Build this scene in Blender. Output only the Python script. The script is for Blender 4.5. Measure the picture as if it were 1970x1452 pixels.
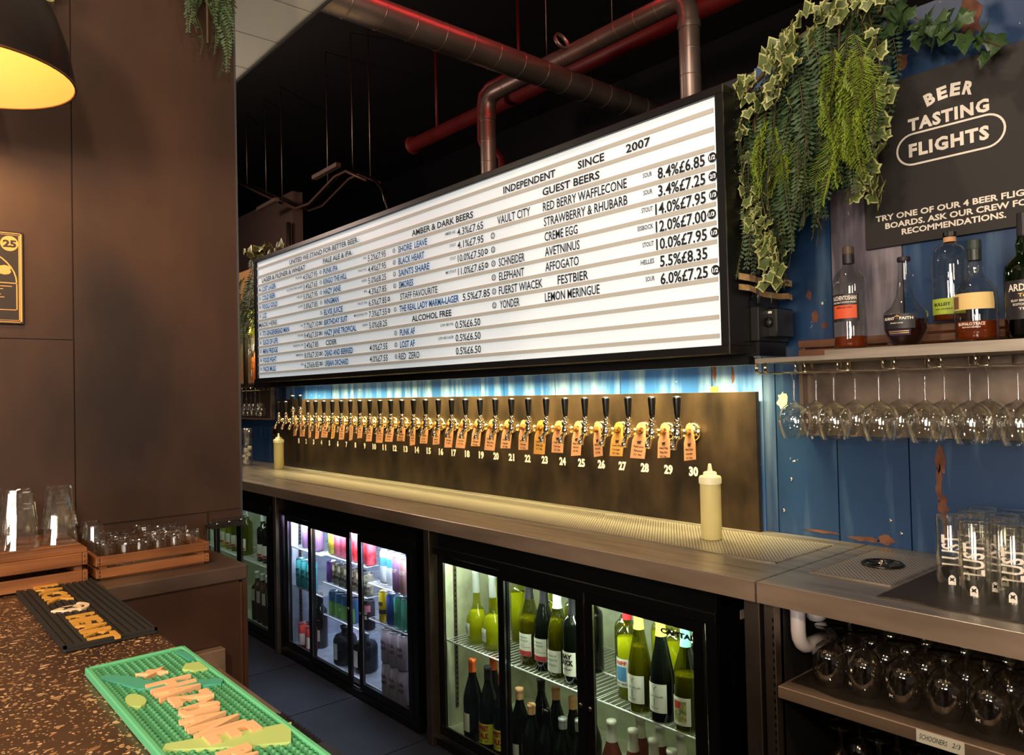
import bpy, math, random
from mathutils import Vector, Matrix
random.seed(7)
PI = math.pi
for o in list(bpy.data.objects): bpy.data.objects.remove(o)
scene = bpy.context.scene
COL = scene.collection

# ------------------------------------------------------------------ camera, world, lights
cam_d = bpy.data.cameras.new('camera'); cam = bpy.data.objects.new('camera', cam_d); COL.objects.link(cam)
cam_d.sensor_fit = 'HORIZONTAL'; cam_d.sensor_width = 36; cam_d.lens = 1448.5 / 1970 * 36; cam_d.clip_start = .02; cam_d.clip_end = 60
def cam_matrix(yaw, pitch, roll):
    cy, sy = math.cos(yaw), math.sin(yaw)
    f = Vector((-sy*math.cos(pitch), cy*math.cos(pitch), math.sin(pitch)))
    r = Vector((cy, sy, 0)); u = r.cross(f)
    c, s = math.cos(roll), math.sin(roll)
    r2 = c*r + s*u; u2 = -s*r + c*u
    m = Matrix((r2, u2, -f)).transposed().to_4x4(); m.translation = Vector((0, 0, 1.41)); return m
cam.matrix_world = cam_matrix(.858211, .0190825, -.0228025)
scene.camera = cam
scene.cycles.transparent_max_bounces = 40
scene.view_settings.view_transform = 'Standard'; scene.view_settings.look = 'None'
scene.view_settings.exposure = 0.35; scene.view_settings.gamma = 1.0; scene.view_settings.use_curve_mapping = False
W = bpy.data.worlds.new('world'); scene.world = W; W.use_nodes = True
W.node_tree.nodes['Background'].inputs[0].default_value = (.75, .62, .55, 1)
W.node_tree.nodes['Background'].inputs[1].default_value = .13

def light(name, kind, loc, energy, color, size=.1, size_y=None, rot=(0, 0, 0), spot=None, spread=None):
    d = bpy.data.lights.new(name, kind); d.energy = energy; d.color = color
    if kind == 'AREA':
        d.size = size
        if size_y: d.shape = 'RECTANGLE'; d.size_y = size_y
        if spread: d.spread = spread
    elif kind == 'SPOT':
        d.shadow_soft_size = size; d.spot_size = spot or 1.6; d.spot_blend = .7
    else: d.shadow_soft_size = size
    o = bpy.data.objects.new(name, d); COL.objects.link(o); o.location = loc; o.rotation_euler = rot
    return o
WARM = (1, .75, .5)
# pendant over the bar (the one in view) and unseen lamps added to light the room
light('pendant_light', 'POINT', (-1.61, .145, 2.05), 9, (1, .6, .24), .035)
light('unseen_room_light', 'POINT', (-.55, -.35, 2.05), 34, WARM, .06)
light('unseen_room_light', 'POINT', (.45, -.3, 2.05), 42, WARM, .06)
light('unseen_room_light', 'POINT', (1.6, .9, 2.3), 45, WARM, .06)
light('unseen_room_light', 'POINT', (-3.4, .6, 2.6), 12, (1, .8, .6), .08)
# unseen area lights added behind the customers for fill and glass highlights
light('front_fill_light', 'AREA', (1.6, -4.0, 1.9), 130, (1, .9, .78), 1.5, 1.0, (math.radians(88), 0, math.radians(20)))
light('front_fill_light', 'AREA', (-.6, -4.6, 1.9), 60, (1, .85, .7), .9, 1.0, (math.radians(88), 0, 0))
light('neon_light', 'AREA', (-2.5, 1.6, 3.75), 8, (1, .04, .05), .03, 2.6, (0, math.radians(38), 0))
light('upper_fill_light', 'POINT', (-1.2, 1.2, 3.3), 30, (1, .78, .62), .05)  # unseen lights added to brighten the ducts and partition
light('upper_fill_light', 'POINT', (-5.6, 1.4, 2.9), 45, (1, .74, .62), .1)
# strip under the menu board
light('menu_strip_light', 'AREA', (-3.1, 2.19, 1.525), 36, (1, .83, .38), 3.55, .02, (math.radians(17), 0, 0), spread=math.radians(92))

# ------------------------------------------------------------------ helpers
def lin(c): return tuple(((x/255)/12.92 if x/255 <= .04045 else ((x/255+.055)/1.055)**2.4) for x in c)
def c4(c): return (*lin(c), 1)
MATS = {}
def mat(name, col=(128, 128, 128), rough=.5, metal=0, col2=None, scale=6, stretch=(1, 1, 1), emit=None, es=0, spec=None, bump=0, detail=6, lo=.35, hi=.65, trans=0, ior=1.45, coat=0, rough2=None):
    if name in MATS: return MATS[name]
    m = bpy.data.materials.new(name); m.use_nodes = True; MATS[name] = m
    nt = m.node_tree; b = nt.nodes['Principled BSDF']
    b.inputs['Base Color'].default_value = c4(col); b.inputs['Roughness'].default_value = rough; b.inputs['Metallic'].default_value = metal
    if spec is not None: b.inputs['Specular IOR Level'].default_value = spec
    if trans: b.inputs['Transmission Weight'].default_value = trans; b.inputs['IOR'].default_value = ior
    if coat: b.inputs['Coat Weight'].default_value = coat; b.inputs['Coat Roughness'].default_value = .08
    if emit: b.inputs['Emission Color'].default_value = c4(emit); b.inputs['Emission Strength'].default_value = es
    if col2 or bump:
        tc = nt.nodes.new('ShaderNodeTexCoord'); mp = nt.nodes.new('ShaderNodeMapping'); mp.inputs['Scale'].default_value = stretch
        nz = nt.nodes.new('ShaderNodeTexNoise'); nz.inputs['Scale'].default_value = scale; nz.inputs['Detail'].default_value = detail
        nt.links.new(tc.outputs['Object'], mp.inputs['Vector']); nt.links.new(mp.outputs[0], nz.inputs['Vector'])
        cr = nt.nodes.new('ShaderNodeValToRGB'); cr.color_ramp.elements[0].position = lo; cr.color_ramp.elements[1].position = hi
        cr.color_ramp.elements[0].color = c4(col); cr.color_ramp.elements[1].color = c4(col2 or col)
        nt.links.new(nz.outputs['Fac'], cr.inputs['Fac'])
        if col2: nt.links.new(cr.outputs['Color'], b.inputs['Base Color'])
        if rough2 is not None:
            mr = nt.nodes.new('ShaderNodeMapRange'); mr.inputs['To Min'].default_value = rough; mr.inputs['To Max'].default_value = rough2
            nt.links.new(nz.outputs['Fac'], mr.inputs['Value']); nt.links.new(mr.outputs[0], b.inputs['Roughness'])
        if bump:
            bp = nt.nodes.new('ShaderNodeBump'); bp.inputs['Strength'].default_value = bump; bp.inputs['Distance'].default_value = .004
            nt.links.new(nz.outputs['Fac'], bp.inputs['Height']); nt.links.new(bp.outputs[0], b.inputs['Normal'])
    return m
def thin_glass(name, tint=(253, 253, 251), edge=(186, 182, 172), gl=.97, base=.075, ior=1.45, rough=.02):
    """clear thin-walled glass: see-through with fresnel reflection, denser tint at the rim"""
    m = bpy.data.materials.new(name); m.use_nodes = True; nt = m.node_tree; nt.nodes.clear()
    out = nt.nodes.new('ShaderNodeOutputMaterial'); tr = nt.nodes.new('ShaderNodeBsdfTransparent'); g = nt.nodes.new('ShaderNodeBsdfGlossy')
    g.inputs['Roughness'].default_value = rough; g.inputs['Color'].default_value = (gl, gl, gl, 1)
    lw = nt.nodes.new('ShaderNodeLayerWeight'); lw.inputs['Blend'].default_value = .35
    cr = nt.nodes.new('ShaderNodeValToRGB'); cr.color_ramp.elements[0].color = c4(tint); cr.color_ramp.elements[1].color = c4(edge)
    cr.color_ramp.elements[0].position = .55; cr.color_ramp.elements[1].position = 1.0
    nt.links.new(lw.outputs['Facing'], cr.inputs[0]); nt.links.new(cr.outputs[0], tr.inputs[0])
    fr = nt.nodes.new('ShaderNodeMath'); fr.operation = 'POWER'; fr.inputs[1].default_value = 3.4
    lf = nt.nodes.new('ShaderNodeLayerWeight'); lf.inputs['Blend'].default_value = .5; nt.links.new(lf.outputs['Facing'], fr.inputs[0])
    ad = nt.nodes.new('ShaderNodeMath'); ad.operation = 'MULTIPLY_ADD'; ad.inputs[1].default_value = 1.0; ad.inputs[2].default_value = base; ad.use_clamp = True
    mx = nt.nodes.new('ShaderNodeMixShader'); nt.links.new(fr.outputs[0], ad.inputs[0]); nt.links.new(ad.outputs[0], mx.inputs[0])
    nt.links.new(tr.outputs[0], mx.inputs[1]); nt.links.new(g.outputs[0], mx.inputs[2]); nt.links.new(mx.outputs[0], out.inputs[0])
    MATS[name] = m; return m

class MB:
    def __init__(s): s.v = []; s.f = []; s.m = []; s.sm = []; s.mats = []
    def mi(s, m):
        if m is None: return 0
        if m not in s.mats: s.mats.append(m)
        return s.mats.index(m)
    def add(s, vs, fs, m=None, smooth=False, M=None):
        n = len(s.v)
        for v in vs: s.v.append(tuple(M @ Vector(v)) if M else tuple(v))
        k = s.mi(m)
        for f in fs: s.f.append(tuple(i+n for i in f)); s.m.append(k); s.sm.append(smooth)
        return s
    def box(s, x0, x1, y0, y1, z0, z1, m=None, M=None, bev=0):
        if bev:
            b = bev; P = []
            for z, i in ((z0, b), (z0+b, 0), (z1-b, 0), (z1, b)):
                P += [(x0+i, y0+b, z), (x0+b, y0+i, z), (x1-b, y0+i, z), (x1-i, y0+b, z), (x1-i, y1-b, z), (x1-b, y1-i, z), (x0+b, y1-i, z), (x0+i, y1-b, z)]
            F = [tuple(range(7, -1, -1)), tuple(range(24, 32))]
            for r in range(3):
                for k in range(8): a = r*8+k; c = r*8+(k+1) % 8; F.append((a, c, c+8, a+8))
            return s.add(P, F, m, False, M)
        P = [(x0, y0, z0), (x1, y0, z0), (x1, y1, z0), (x0, y1, z0), (x0, y0, z1), (x1, y0, z1), (x1, y1, z1), (x0, y1, z1)]
        return s.add(P, [(3, 2, 1, 0), (4, 5, 6, 7), (0, 1, 5, 4), (1, 2, 6, 5), (2, 3, 7, 6), (3, 0, 4, 7)], m, False, M)
    def lathe(s, prof, n=20, m=None, M=None, smooth=True, a0=0, a1=2*PI, sx=1, sy=1, cap=False):
        full = abs(a1-a0-2*PI) < 1e-6; P = []; F = []; nn = n if full else n+1
        for r, z in prof:
            for k in range(nn):
                a = a0+(a1-a0)*k/n; P.append((r*math.cos(a)*sx, r*math.sin(a)*sy, z))
        for i in range(len(prof)-1):
            for k in range(n):
                a = i*nn+k; b = i*nn+(k+1) % nn
                F.append((a, b, b+nn, a+nn))
        if full and cap:
            if prof[0][0] > 1e-5: F.append(tuple(range(n-1, -1, -1)))
            if prof[-1][0] > 1e-5: F.append(tuple((len(prof)-1)*n+k for k in range(n)))
        return s.add(P, F, m, smooth, M)
    def tube(s, pts, r, n=8, m=None, M=None, cap=True):
        pts = [Vector(p) for p in pts]; P = []; F = []
        rs = r if isinstance(r, (list, tuple)) else [r]*len(pts)
        up = None
        for i, p in enumerate(pts):
            t = (pts[min(i+1, len(pts)-1)]-pts[max(i-1, 0)]).normalized()
            if up is None: up = Vector((0, 0, 1)) if abs(t.z) < .9 else Vector((0, 1, 0))
            a = t.cross(up).normalized(); up = a.cross(t).normalized()
            for k in range(n):
                w = 2*PI*k/n; P.append(tuple(p+rs[i]*(math.cos(w)*a+math.sin(w)*up)))
        for i in range(len(pts)-1):
            for k in range(n):
                F.append((i*n+(k+1) % n, i*n+k, (i+1)*n+k, (i+1)*n+(k+1) % n))
        if cap: F.append(tuple(range(n))); F.append(tuple((len(pts)-1)*n+n-1-k for k in range(n)))
        return s.add(P, F, m, True, M)
    def prism(s, poly, z0, z1, m=None, M=None):
        n = len(poly); P = [(x, y, z0) for x, y in poly]+[(x, y, z1) for x, y in poly]
        F = [tuple(range(n-1, -1, -1)), tuple(range(n, 2*n))]+[(k, (k+1) % n, n+(k+1) % n, n+k) for k in range(n)]
        return s.add(P, F, m, False, M)
    def mesh(s, name, material=None):
        me = bpy.data.meshes.new(name); me.from_pydata(s.v, [], s.f)
        ms = s.mats or ([material] if material else [])
        for m in ms: me.materials.append(m)
        me.polygons.foreach_set('material_index', s.m); me.polygons.foreach_set('use_smooth', s.sm); me.update()
        return me
def T(x=0, y=0, z=0): return Matrix.Translation((x, y, z))
def RX(a): return Matrix.Rotation(a, 4, 'X')
def RY(a): return Matrix.Rotation(a, 4, 'Y')
def RZ(a): return Matrix.Rotation(a, 4, 'Z')
def obj(name, mb, m=None, parent=None, loc=(0, 0, 0), rot=(0, 0, 0)):
    me = mb if isinstance(mb, bpy.types.Mesh) else mb.mesh(name, m)
    o = bpy.data.objects.new(name, me); COL.objects.link(o); o.location = loc; o.rotation_euler = rot
    if parent: o.parent = parent
    return o
def tag(o, label, cat, group=None):
    o['label'] = label; o['category'] = cat
    if group: o['group'] = group
    return o
def thing(name, label, cat, loc=(0, 0, 0), rz=0, group=None):
    o = bpy.data.objects.new(name, None); COL.objects.link(o); o.location = loc; o.rotation_euler = (0, 0, rz); o.empty_display_size = .05
    return tag(o, label, cat, group)
def struct(name, mb, m=None, parent=None):
    o = obj(name, mb, m, parent)
    if not parent: o['kind'] = 'structure'
    return o
def scaled(o, k): o.scale = (k, k, k); return o
def dup(root, loc, rz=None, label=None, group=None, recolor=None):
    def cp(o, p):
        c = o.copy(); COL.objects.link(c); c.parent = p
        for ch in KIDS.get(o.name, []): cp(ch, c)
        return c
    if root.name not in KIDS: build_kids(root)
    r = cp(root, None); r.location = loc
    if rz is not None: r.rotation_euler = (0, 0, rz)
    if label: r['label'] = label
    if group: r['group'] = group
    return r
KIDS = {}
def build_kids(root):
    for o in bpy.data.objects:
        if o.parent: KIDS.setdefault(o.parent.name, [])
    KIDS.clear()
    for o in bpy.data.objects:
        if o.parent: KIDS.setdefault(o.parent.name, []).append(o)
    KIDS.setdefault(root.name, [])
ORD = ['first', 'second', 'third', 'fourth', 'fifth', 'sixth', 'seventh', 'eighth', 'ninth', 'tenth', 'eleventh', 'twelfth', 'thirteenth', 'fourteenth', 'fifteenth']

def numword(n):
    a = ['zero', 'one', 'two', 'three', 'four', 'five', 'six', 'seven', 'eight', 'nine', 'ten', 'eleven', 'twelve', 'thirteen', 'fourteen', 'fifteen', 'sixteen', 'seventeen', 'eighteen', 'nineteen']
    return a[n] if n < 20 else ('twenty' if n < 30 else 'thirty')+('-'+a[n % 10] if n % 10 else '')

# text: flat or slightly raised mesh from the built-in font; fitted into a box
TXT = {}
def text_data(s, bold=0, shear=0, ext=0, res=2, spacing=1):
    key = (s, bold, shear, ext, spacing)
    if key in TXT: return TXT[key]
    c = bpy.data.curves.new('text', 'FONT'); c.body = s; c.offset = bold; c.shear = shear; c.resolution_u = res; c.space_character = spacing
    c.fill_mode = 'BOTH' if ext else 'FRONT'; c.extrude = ext
    o = bpy.data.objects.new('text', c); me = bpy.data.meshes.new_from_object(o)
    vs = [tuple(v.co) for v in me.vertices]; fs = [tuple(p.vertices) for p in me.polygons]
    bpy.data.objects.remove(o); bpy.data.curves.remove(c); bpy.data.meshes.remove(me)
    TXT[key] = (vs, fs); return TXT[key]
def add_text(mb, s, x0, x1, zc, h, m, y=0, M=None, bold=0, shear=0, ext=0, curve_r=None, fit=True, spacing=1):
    """text on the XZ plane facing -Y, spanning x0..x1 and cap height h round zc; with curve_r it wraps a cylinder of that radius"""
    vs, fs = text_data(s, bold, shear, ext, spacing=spacing)
    if not vs: return mb
    ax = min(v[0] for v in vs); bx = max(v[0] for v in vs)
    ref = text_data('H', bold)[0]; top = max(v[1] for v in ref); k = h/top
    sx = (x1-x0)/(bx-ax) if fit else k
    if not fit: x0 = (x0+x1)/2-(bx-ax)*sx/2
    P = []
    for v in vs:
        x = x0+(v[0]-ax)*sx; z = zc+v[1]*k-h/2; d = v[2]
        if curve_r: a = x/curve_r; P.append(((curve_r+d)*math.sin(a), -(curve_r+d)*math.cos(a), z))
        else: P.append((x, y-d, z))
    return mb.add(P, fs, m, False, M)
def circle_poly(r, n=20, cx=0, cy=0, sx=1): return [(cx+r*sx*math.cos(2*PI*k/n), cy+r*math.sin(2*PI*k/n)) for k in range(n)]
XZ = Matrix(((1, 0, 0, 0), (0, 0, -1, 0), (0, 1, 0, 0), (0, 0, 0, 1)))   # lays an XY drawing onto a wall facing -Y: x->x, y->z, z->-y

# ------------------------------------------------------------------ materials
M_dark = mat('dark_panel', (34, 21, 19), .5, .2, col2=(84, 56, 40), scale=3.0, stretch=(1, 1, .45), lo=.34, hi=.72, bump=.15, rough2=.62)
M_plate = mat('brown_steel', (27, 22, 19), .34, .5, col2=(80, 62, 44), scale=7, stretch=(1.3, 1, .7), lo=.28, hi=.76, bump=.35, detail=10, rough2=.5)
M_steel = mat('brushed_steel', (146, 136, 124), .28, .75, col2=(185, 176, 164), scale=14, stretch=(.25, 3, 3), lo=.3, hi=.7, rough2=.42)
M_fascia = mat('fascia_steel', (140, 120, 102), .36, .6, col2=(172, 148, 128), scale=6, stretch=(.5, 3, 3), lo=.3, hi=.7, rough2=.5)
M_steeldull = mat('dull_steel', (120, 108, 98), .42, 1, col2=(158, 142, 128), scale=5, lo=.3, hi=.7)
M_chrome = mat('chrome', (225, 215, 190), .12, 1)
M_brass = mat('warm_chrome', (235, 215, 150), .14, 1)
M_black = mat('black_plastic', (14, 13, 13), .3)
M_blackmat = mat('black_powder_coat', (18, 17, 17), .38, .2)
M_fridge = mat('fridge_black', (12, 12, 13), .28, .1)
M_alu = mat('aluminium_trim', (150, 152, 155), .3, 1)
M_white = mat('white_print', (238, 228, 214), .6)
M_rubber = mat('black_rubber', (28, 26, 26), .65)
M_wood = mat('crate_wood', (92, 52, 26), .45, 0, col2=(156, 98, 54), scale=7, stretch=(6, .6, 6), lo=.3, hi=.72, bump=.1)
M_woodx = mat('crate_wood_long', (70, 40, 24), .5, 0, col2=(112, 70, 44), scale=7, stretch=(.6, 6, 6), lo=.3, hi=.72, bump=.1)
M_bluepanel = None
M_ink = mat('black_ink', (20, 18, 18), .6)
M_blueink = mat('blue_ink', (40, 105, 175), .6)
M_pvc = mat('white_pvc', (215, 205, 205), .4)
M_wire = mat('white_coated_wire', (215, 215, 215), .35, .3)
M_duct = mat('galvanised_duct', (120, 104, 96), .36, .7, col2=(150, 132, 122), scale=3, lo=.3, hi=.7)
M_redpipe = mat('red_painted_pipe', (110, 24, 24), .5)
M_leafd = mat('fern_dark', (42, 66, 40), .6, col2=(66, 90, 50), scale=9)
M_leafb = mat('fern_bright', (108, 132, 28), .6, col2=(138, 160, 48), scale=9)
M_ivy = mat('ivy_green', (70, 86, 42), .5, col2=(104, 116, 62), scale=20)
M_ivyedge = mat('ivy_cream_edge', (172, 174, 112), .5)
M_ivyplain = mat('ivy_dark_green', (46, 72, 40), .45, col2=(70, 92, 50), scale=14)
M_stem = mat('vine_stem', (86, 70, 44), .8)
M_glass = thin_glass('clear_glass')
M_pane = thin_glass('door_glass', (236, 242, 240), (200, 210, 208), .8, .015)
M_glassdark = thin_glass('smoky_glass', (250, 248, 244), (170, 166, 160), .95, .07)
M_bottleclear = thin_glass('bottle_glass_clear', (240, 242, 240), (140, 142, 140), .9, .05)
M_greenglass = thin_glass('bottle_glass_green', (120, 150, 70), (20, 34, 12), .9, .05)
M_darkglass = mat('bottle_glass_black', (9, 12, 8), .12, 0, coat=.3)
M_yellowwine = mat('white_wine', (196, 200, 60), .12, 0, trans=.55, ior=1.2, emit=(196, 200, 60), es=0)
M_olivewine = mat('olive_wine_glass', (156, 152, 46), .1, 0, trans=.6, ior=1.2)
M_amber = mat('amber_spirit', (150, 66, 18), .12, 0, trans=.6, ior=1.2)
M_darkspirit = mat('dark_spirit', (46, 16, 12), .12, 0, trans=.3, ior=1.2)
M_rose = mat('rose_wine', (122, 66, 52), .15, 0, trans=.3, ior=1.2)
M_paper = mat('label_paper', (226, 226, 214), .7)
M_cork = mat('cork', (196, 150, 104), .8)

def mat_wall_blue(name, base, lightc, amt, rust, sc=3.0):
    m = bpy.data.materials.new(name); m.use_nodes = True; nt = m.node_tree; b = nt.nodes['Principled BSDF']; MATS[name] = m
    b.inputs['Roughness'].default_value = .42; b.inputs['Metallic'].default_value = .15
    tc = nt.nodes.new('ShaderNodeTexCoord')
    def noise(scale, stretch, lo, hi, detail=8):
        mp = nt.nodes.new('ShaderNodeMapping'); mp.inputs['Scale'].default_value = stretch
        nz = nt.nodes.new('ShaderNodeTexNoise'); nz.inputs['Scale'].default_value = scale; nz.inputs['Detail'].default_value = detail
        nt.links.new(tc.outputs['Object'], mp.inputs[0]); nt.links.new(mp.outputs[0], nz.inputs[0])
        r = nt.nodes.new('ShaderNodeMapRange'); r.inputs['From Min'].default_value = lo; r.inputs['From Max'].default_value = hi
        nt.links.new(nz.outputs['Fac'], r.inputs[0]); return r.outputs[0]
    def mix(fac, a, bb):
        x = nt.nodes.new('ShaderNodeMix'); x.data_type = 'RGBA'
        nt.links.new(fac, x.inputs[0])
        if isinstance(a, tuple): x.inputs[6].default_value = c4(a)
        else: nt.links.new(a, x.inputs[6])
        x.inputs[7].default_value = c4(bb); return x.outputs[2]
    c = mix(noise(sc, (1, 1, .6), .35, .7), base, tuple(int(v*.72) for v in base))
    c = mix(noise(sc*4, (1.6, 1, .16), .62-amt*.3, .85-amt*.2), c, lightc)
    c = mix(noise(sc*1.6, (1, 1, .5), .74-rust*.12, .77-rust*.12, 12), c, (120, 62, 30))
    c = mix(noise(sc*9, (1, 1, 1), .72, .74), c, (205, 205, 190))
    nt.links.new(c, b.inputs['Base Color']); return m
M_blue = mat_wall_blue('blue_container_paint', (28, 64, 108), (76, 104, 134), .2, .08)
M_bluew = mat_wall_blue('blue_weathered_paint', (52, 112, 190), (150, 180, 200), .55, .5, 2.6)
M_bluepale = mat_wall_blue('pale_blue_paint', (50, 80, 122), (96, 118, 146), .5, .1)
M_bare = mat_wall_blue('bare_scraped_metal', (96, 88, 100), (160, 150, 160), .7, .9, 4)

def mat_terrazzo():
    m = bpy.data.materials.new('terrazzo'); m.use_nodes = True; nt = m.node_tree; b = nt.nodes['Principled BSDF']
    tc = nt.nodes.new('ShaderNodeTexCoord'); col = None
    def chips(scale, thr, stretch, rot):
        mp = nt.nodes.new('ShaderNodeMapping'); mp.inputs['Scale'].default_value = stretch; mp.inputs['Rotation'].default_value = (0, 0, rot)
        nz = nt.nodes.new('ShaderNodeTexNoise'); nz.inputs['Scale'].default_value = 60; nz.inputs['Detail'].default_value = 2
        nt.links.new(tc.outputs['Object'], mp.inputs[0]); nt.links.new(tc.outputs['Object'], nz.inputs[0])
        ad = nt.nodes.new('ShaderNodeMixRGB'); ad.inputs[0].default_value = .012; nt.links.new(mp.outputs[0], ad.inputs[1]); nt.links.new(nz.outputs['Color'], ad.inputs[2])
        vo = nt.nodes.new('ShaderNodeTexVoronoi'); vo.inputs['Scale'].default_value = scale
        nt.links.new(ad.outputs[0], vo.inputs['Vector'])
        sp = nt.nodes.new('ShaderNodeSeparateColor'); nt.links.new(vo.outputs['Color'], sp.inputs[0])
        # chip radius varies from cell to cell
        mu = nt.nodes.new('ShaderNodeMath'); mu.operation = 'MULTIPLY'; mu.inputs[1].default_value = thr; nt.links.new(sp.outputs[0], mu.inputs[0])
        su = nt.nodes.new('ShaderNodeMath'); su.operation = 'LESS_THAN'; nt.links.new(vo.outputs['Distance'], su.inputs[0]); nt.links.new(mu.outputs[0], su.inputs[1])
        return su.outputs[0], sp.outputs[1]
    nz = nt.nodes.new('ShaderNodeTexNoise'); nz.inputs['Scale'].default_value = 9; nz.inputs['Detail'].default_value = 8; nt.links.new(tc.outputs['Object'], nz.inputs[0])
    r0 = nt.nodes.new('ShaderNodeValToRGB'); r0.color_ramp.elements[0].color = c4((60, 41, 29)); r0.color_ramp.elements[1].color = c4((88, 62, 43))
    r0.color_ramp.elements[0].position = .3; r0.color_ramp.elements[1].position = .7
    nt.links.new(nz.outputs['Fac'], r0.inputs[0]); cur = r0.outputs[0]
    for sc, th, st, ro in ((75, .33, (1, .6, 1), .5), (115, .34, (.7, 1, 1), 1.2), (200, .42, (1, 1, 1), 0)):
        f, hue = chips(sc, th, st, ro)
        rr = nt.nodes.new('ShaderNodeValToRGB'); rr.color_ramp.elements[0].color = c4((140, 98, 62)); rr.color_ramp.elements[1].color = c4((214, 178, 134))
        nt.links.new(hue, rr.inputs[0]); x = nt.nodes.new('ShaderNodeMix'); x.data_type = 'RGBA'
        nt.links.new(f, x.inputs[0]); nt.links.new(cur, x.inputs[6]); nt.links.new(rr.outputs[0], x.inputs[7]); cur = x.outputs[2]
    nt.links.new(cur, b.inputs['Base Color']); b.inputs['Roughness'].default_value = .32
    bp = nt.nodes.new('ShaderNodeBump'); bp.inputs['Strength'].default_value = .12; bp.inputs['Distance'].default_value = .002
    nt.links.new(nz.outputs['Fac'], bp.inputs['Height']); nt.links.new(bp.outputs[0], b.inputs['Normal'])
    return m
M_terr = mat_terrazzo()
def mat_perf(name, px, py, r, base, holec, diag=True, rough=.34):
    """perforated sheet / mesh: regular small dark holes"""
    m = bpy.data.materials.new(name); m.use_nodes = True; nt = m.node_tree; b = nt.nodes['Principled BSDF']; MATS[name] = m
    tc = nt.nodes.new('ShaderNodeTexCoord'); sp = nt.nodes.new('ShaderNodeSeparateXYZ'); nt.links.new(tc.outputs['Object'], sp.inputs[0])
    def M_(op, a, bb=None):
        n = nt.nodes.new('ShaderNodeMath'); n.operation = op
        for i, q in enumerate((a, bb)):
            if q is None: continue
            if isinstance(q, (int, float)): n.inputs[i].default_value = q
            else: nt.links.new(q, n.inputs[i])
        return n.outputs[0]
    u = M_('DIVIDE', sp.outputs[0], px); v = M_('DIVIDE', sp.outputs[1], py)
    if diag: u = M_('ADD', u, M_('MULTIPLY', M_('FLOOR', v), .5))
    fu = M_('SUBTRACT', M_('FRACT', u), .5); fv = M_('SUBTRACT', M_('FRACT', v), .5)
    d = M_('SQRT', M_('ADD', M_('MULTIPLY', fu, fu), M_('MULTIPLY', M_('MULTIPLY', fv, fv), .6)))
    h = M_('LESS_THAN', d, r)
    x = nt.nodes.new('ShaderNodeMix'); x.data_type = 'RGBA'; nt.links.new(h, x.inputs[0]); x.inputs[6].default_value = c4(base); x.inputs[7].default_value = c4(holec)
    nt.links.new(x.outputs[2], b.inputs['Base Color']); nt.links.new(M_('MULTIPLY', M_('SUBTRACT', 1, h), .4), b.inputs['Metallic']); b.inputs['Roughness'].default_value = rough
    return m
M_perf = mat_perf('perforated_steel', .0115, .0075, .26, (178, 168, 150), (22, 18, 14))
M_meshmat = mat_perf('black_mesh_mat', .006, .006, .33, (60, 50, 42), (16, 13, 11), rough=.55)

# ------------------------------------------------------------------ setting
M_floor = mat('floor_slate', (20, 23, 31), .75, 0, col2=(33, 37, 47), scale=2.5, lo=.3, hi=.7, bump=.1, spec=.2)
fl = struct('floor', MB().box(-12, 4, -6, 6, -.06, -.006, mat('floor_grout', (20, 20, 22), .8)))
k = 0
for i in range(9):
    for j in range(3):
        x = -5.6+i*.6; y = .05+j*.6
        o = obj('floor_tile', MB().box(x+.003, x+.597, y+.003, y+.597, -.006, 0, M_floor), None, fl)
M_black2 = mat('black_ceiling', (9, 8, 12), .8)
struct('ceiling', MB().box(-12, 4, -6, 6, 4.2, 4.3, M_black2))
struct('wall_far', MB().box(-12, 4, 5.2, 5.3, 0, 4.2, mat('far_wall_navy', (14, 15, 24), .6, col2=(22, 20, 26), scale=1)))
struct('wall_far_left', MB().box(-12, -11.9, -6, 5.2, 0, 4.2, M_black2))
struct('wall_partition', MB().box(-9, -6.5, 3.0, 3.1, 0, 3.3, mat('partition_brown', (74, 58, 54), .6, col2=(88, 70, 62), scale=1)))
# blue container wall of separate sheets
wb = struct('wall_back', MB().box(-1.587, .6, 2.345, 2.37, .0, 2.5, None).box(-6.2, -1.587, 2.345, 2.37, .0, 2.35, mat('container_core', (24, 22, 24), .7)))
seams = [-6.2, -5.75, -5.36, -5.2, -4.84, -4.5, -4.15, -3.82, -3.49, -3.143, -2.931, -2.751, -2.4, -2.021, -1.587, -1.385, -1.339, -1.132, -.917, -.45, 0, .6]
for a, b in zip(seams[:-1], seams[1:]):
    under = -5.2 <= a < -1.39
    m = M_bluew if under else (M_bluepale if abs(a+1.385) < .01 else M_blue)
    if abs(a+1.132) < .01:
        obj('wall_sheet', MB().box(a+.002, b-.002, 2.325, 2.345, .0, 1.52, M_blue), None, wb)
        obj('wall_sheet', MB().box(a+.002, b-.002, 2.323, 2.345, 1.523, 2.02, M_bare), None, wb)
        obj('wall_sheet', MB().box(a+.002, b-.002, 2.325, 2.345, 2.023, 2.5, M_blue), None, wb)
        continue
    obj('wall_sheet', MB().box(a+.002, b-.002, 2.325, 2.345, .0, 2.35 if a < -1.58 else 2.5, m), None, wb)
M_rust = mat('rust', (84, 46, 32), .85, col2=(112, 72, 52), scale=30, bump=.4)
def blob(cx, cz, w, h, n=14, seed=0):
    r = random.Random(seed); return [(cx+w/2*math.cos(2*PI*k/n)*r.uniform(.5, 1.1), cz+h/2*math.sin(2*PI*k/n)*r.uniform(.5, 1.1)) for k in range(n)]
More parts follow.
